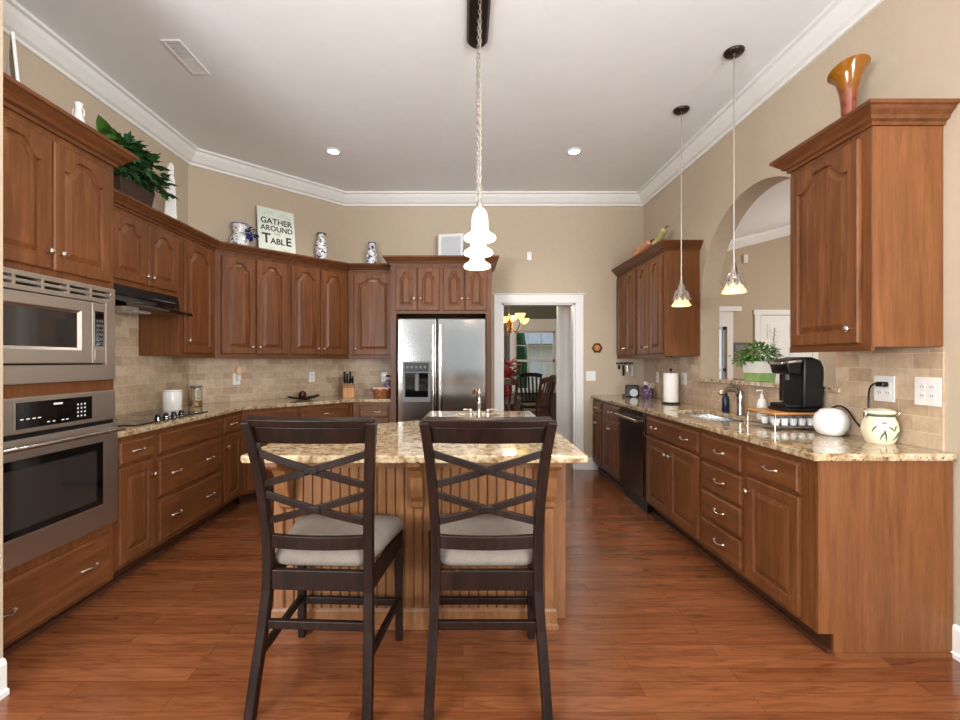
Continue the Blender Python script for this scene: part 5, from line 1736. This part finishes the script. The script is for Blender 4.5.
def dining_chair(label, loc, rz, mat):
    r = thing('dining_chair', label, 'chair', loc, rz, 'dining chairs')
    for s in (-1, 1):
        MB().sweep([(s * 0.20, -0.26, 0), (s * 0.195, -0.20, 0.44), (s * 0.20, -0.22, 0.7), (s * 0.215, -0.29, 1.02)], 0.04, 0.034, (1, 0, 0)).build('rear_leg', mat, r, bevel=0.004)
        MB().sweep([(s * 0.215, 0.21, 0), (s * 0.215, 0.21, 0.43)], 0.042, 0.042, (1, 0, 0)).build('front_leg', mat, r, bevel=0.004)
    MB().sweep([(-0.24, -0.292, 1.02), (-0.12, -0.315, 1.045), (0, -0.32, 1.05), (0.12, -0.315, 1.045), (0.24, -0.292, 1.02)], 0.085, 0.028, (0, 0, 1)).build('crest_rail', mat, r, bevel=0.005)
    for k in range(4):
        x = -0.12 + k * 0.08
        MB().sweep([(x * 0.8, -0.205, 0.50), (x, -0.235, 0.75), (x, -0.30, 1.0)], 0.036, 0.014, (1, 0, 0)).build('splat', mat, r, bevel=0.003)
    MB().box(-0.18, 0.18, -0.22, -0.19, 0.475, 0.52).build('back_rail', mat, r)
    MB().box(-0.235, 0.235, -0.205, 0.235, 0.40, 0.44).build('seat_frame', mat, r, bevel=0.005)
    MB().box(-0.225, 0.225, -0.18, 0.225, 0.4405, 0.485).build('seat_pad', M['fabric'], r, bevel=0.018, seg=3)


dining_chair('dark slat-back dining chair nearest the doorway, at the table corner', (1.06, 7.14, 0), 0.9, M['dining_wood'])
dining_chair('second slat-back dining chair beyond the nearest one, facing the table', (1.27, 8.0, 0), PI / 2, M['dining_wood'])
dining_chair('black dining chair in front of the dining room window', (1.40, 9.15, 0), PI + 0.05, M['black'])
dining_chair('dining chair with its back to the kitchen, below the red flowers', (0.52, 6.75, 0), 0.1, M['dining_wood'])

r = thing('flower_vase', 'vase of red flowers on the dining table', 'flowers', (0.72, 7.5, 0.7605))
MB().lathe([(0.05, 0), (0.075, 0.05), (0.085, 0.12), (0.05, 0.19), (0.06, 0.23)], (0, 0, 0), 20).build('vase', M['red'], r, smooth=True)
m = MB()
foliage(m, (0, 0, 0.42), 0.14, 0.14, 0.16, 110, 0.11, 1, 21)
m.build('blooms', M['red'], r)
m = MB()
foliage(m, (0, 0, 0.30), 0.12, 0.12, 0.10, 30, 0.10, 1, 22)
m.build('foliage', M['leaf'], r)
r = thing('teapot', 'white teapot on the dining table beside the red flowers', 'teapot', (0.80, 7.85, 0.7605))
MB().lathe([(0.05, 0), (0.085, 0.04), (0.09, 0.08), (0.06, 0.125), (0.03, 0.135)], (0, 0, 0), 20).build('body', M['ceramic'], r, smooth=True)
MB().lathe([(0.032, 0.1355), (0.03, 0.145), (0.008, 0.15), (0.012, 0.165), (0.004, 0.172)], (0, 0, 0), 16).build('lid', M['ceramic'], r, smooth=True)
MB().tube([(0.08, 0, 0.05), (0.12, 0, 0.08), (0.14, 0, 0.12)], [0.016, 0.012, 0.009], 8).build('spout', M['ceramic'], r, smooth=True)
MB().tube([(-0.08, 0, 0.09), (-0.13, 0, 0.095), (-0.13, 0, 0.045), (-0.085, 0, 0.035)], 0.008, 8).build('handle', M['ceramic'], r, smooth=True)

r = thing('chandelier', 'brass chandelier with amber glass bowls in the dining room', 'chandelier', (0.76, 7.6, 3.1))
MB().lathe([(0.06, 0), (0.06, -0.015), (0.015, -0.03)], (0, 0, 0), 18).build('canopy', M['brass'], r, smooth=True)
MB().tube([(0, 0, -0.02), (0, 0, -1.0)], 0.008, 8).build('rod', M['brass'], r)
MB().lathe([(0.01, -1.0), (0.03, -1.03), (0.02, -1.08), (0.045, -1.16), (0.03, -1.25), (0.015, -1.30), (0.022, -1.33), (0.004, -1.36)], (0, 0, 0), 18).build('hub', M['brass'], r, smooth=True)
for k in range(6):
    a = k * PI / 3 + 0.15
    ca, sa = math.cos(a), math.sin(a)
    rr = 0.26
    zz = -1.04 if k % 2 else -1.10
    arm = MB().tube(smooth_path([(0.02 * ca, 0.02 * sa, -1.2), (0.10 * ca, 0.10 * sa, -1.29), (0.20 * ca, 0.20 * sa, -1.26), (rr * ca, rr * sa, zz - 0.06)], 5), 0.007, 8).build('arm', M['brass'], r, smooth=True)
    MB().lathe([(0.02, zz - 0.06), (0.055, zz - 0.03), (0.075, zz), (0.09, zz + 0.035), (0.085, zz + 0.035), (0.06, zz - 0.01), (0.02, zz - 0.045)], (rr * ca, rr * sa, 0), 20).build('glass_bowl', M['lit_amber'], arm, smooth=True)
light('chandelier_bulb', 'POINT', (0, 0, -0.9), (0, 0, 0), 22, (1.0, 0.82, 0.58), 0.12, parent=r)
r = thing('wall_picture', 'narrow red-framed picture on the dining room wall left of the window', 'picture', (0.78, 9.8, 1.62))
MB().box(-0.12, 0.12, -0.03, -0.001, -0.24, 0.24).build('frame', M['red_wood'], r, bevel=0.006)
MB().box(-0.09, 0.09, -0.034, -0.029, -0.21, 0.21).build('print', M['frame_photo'], r)
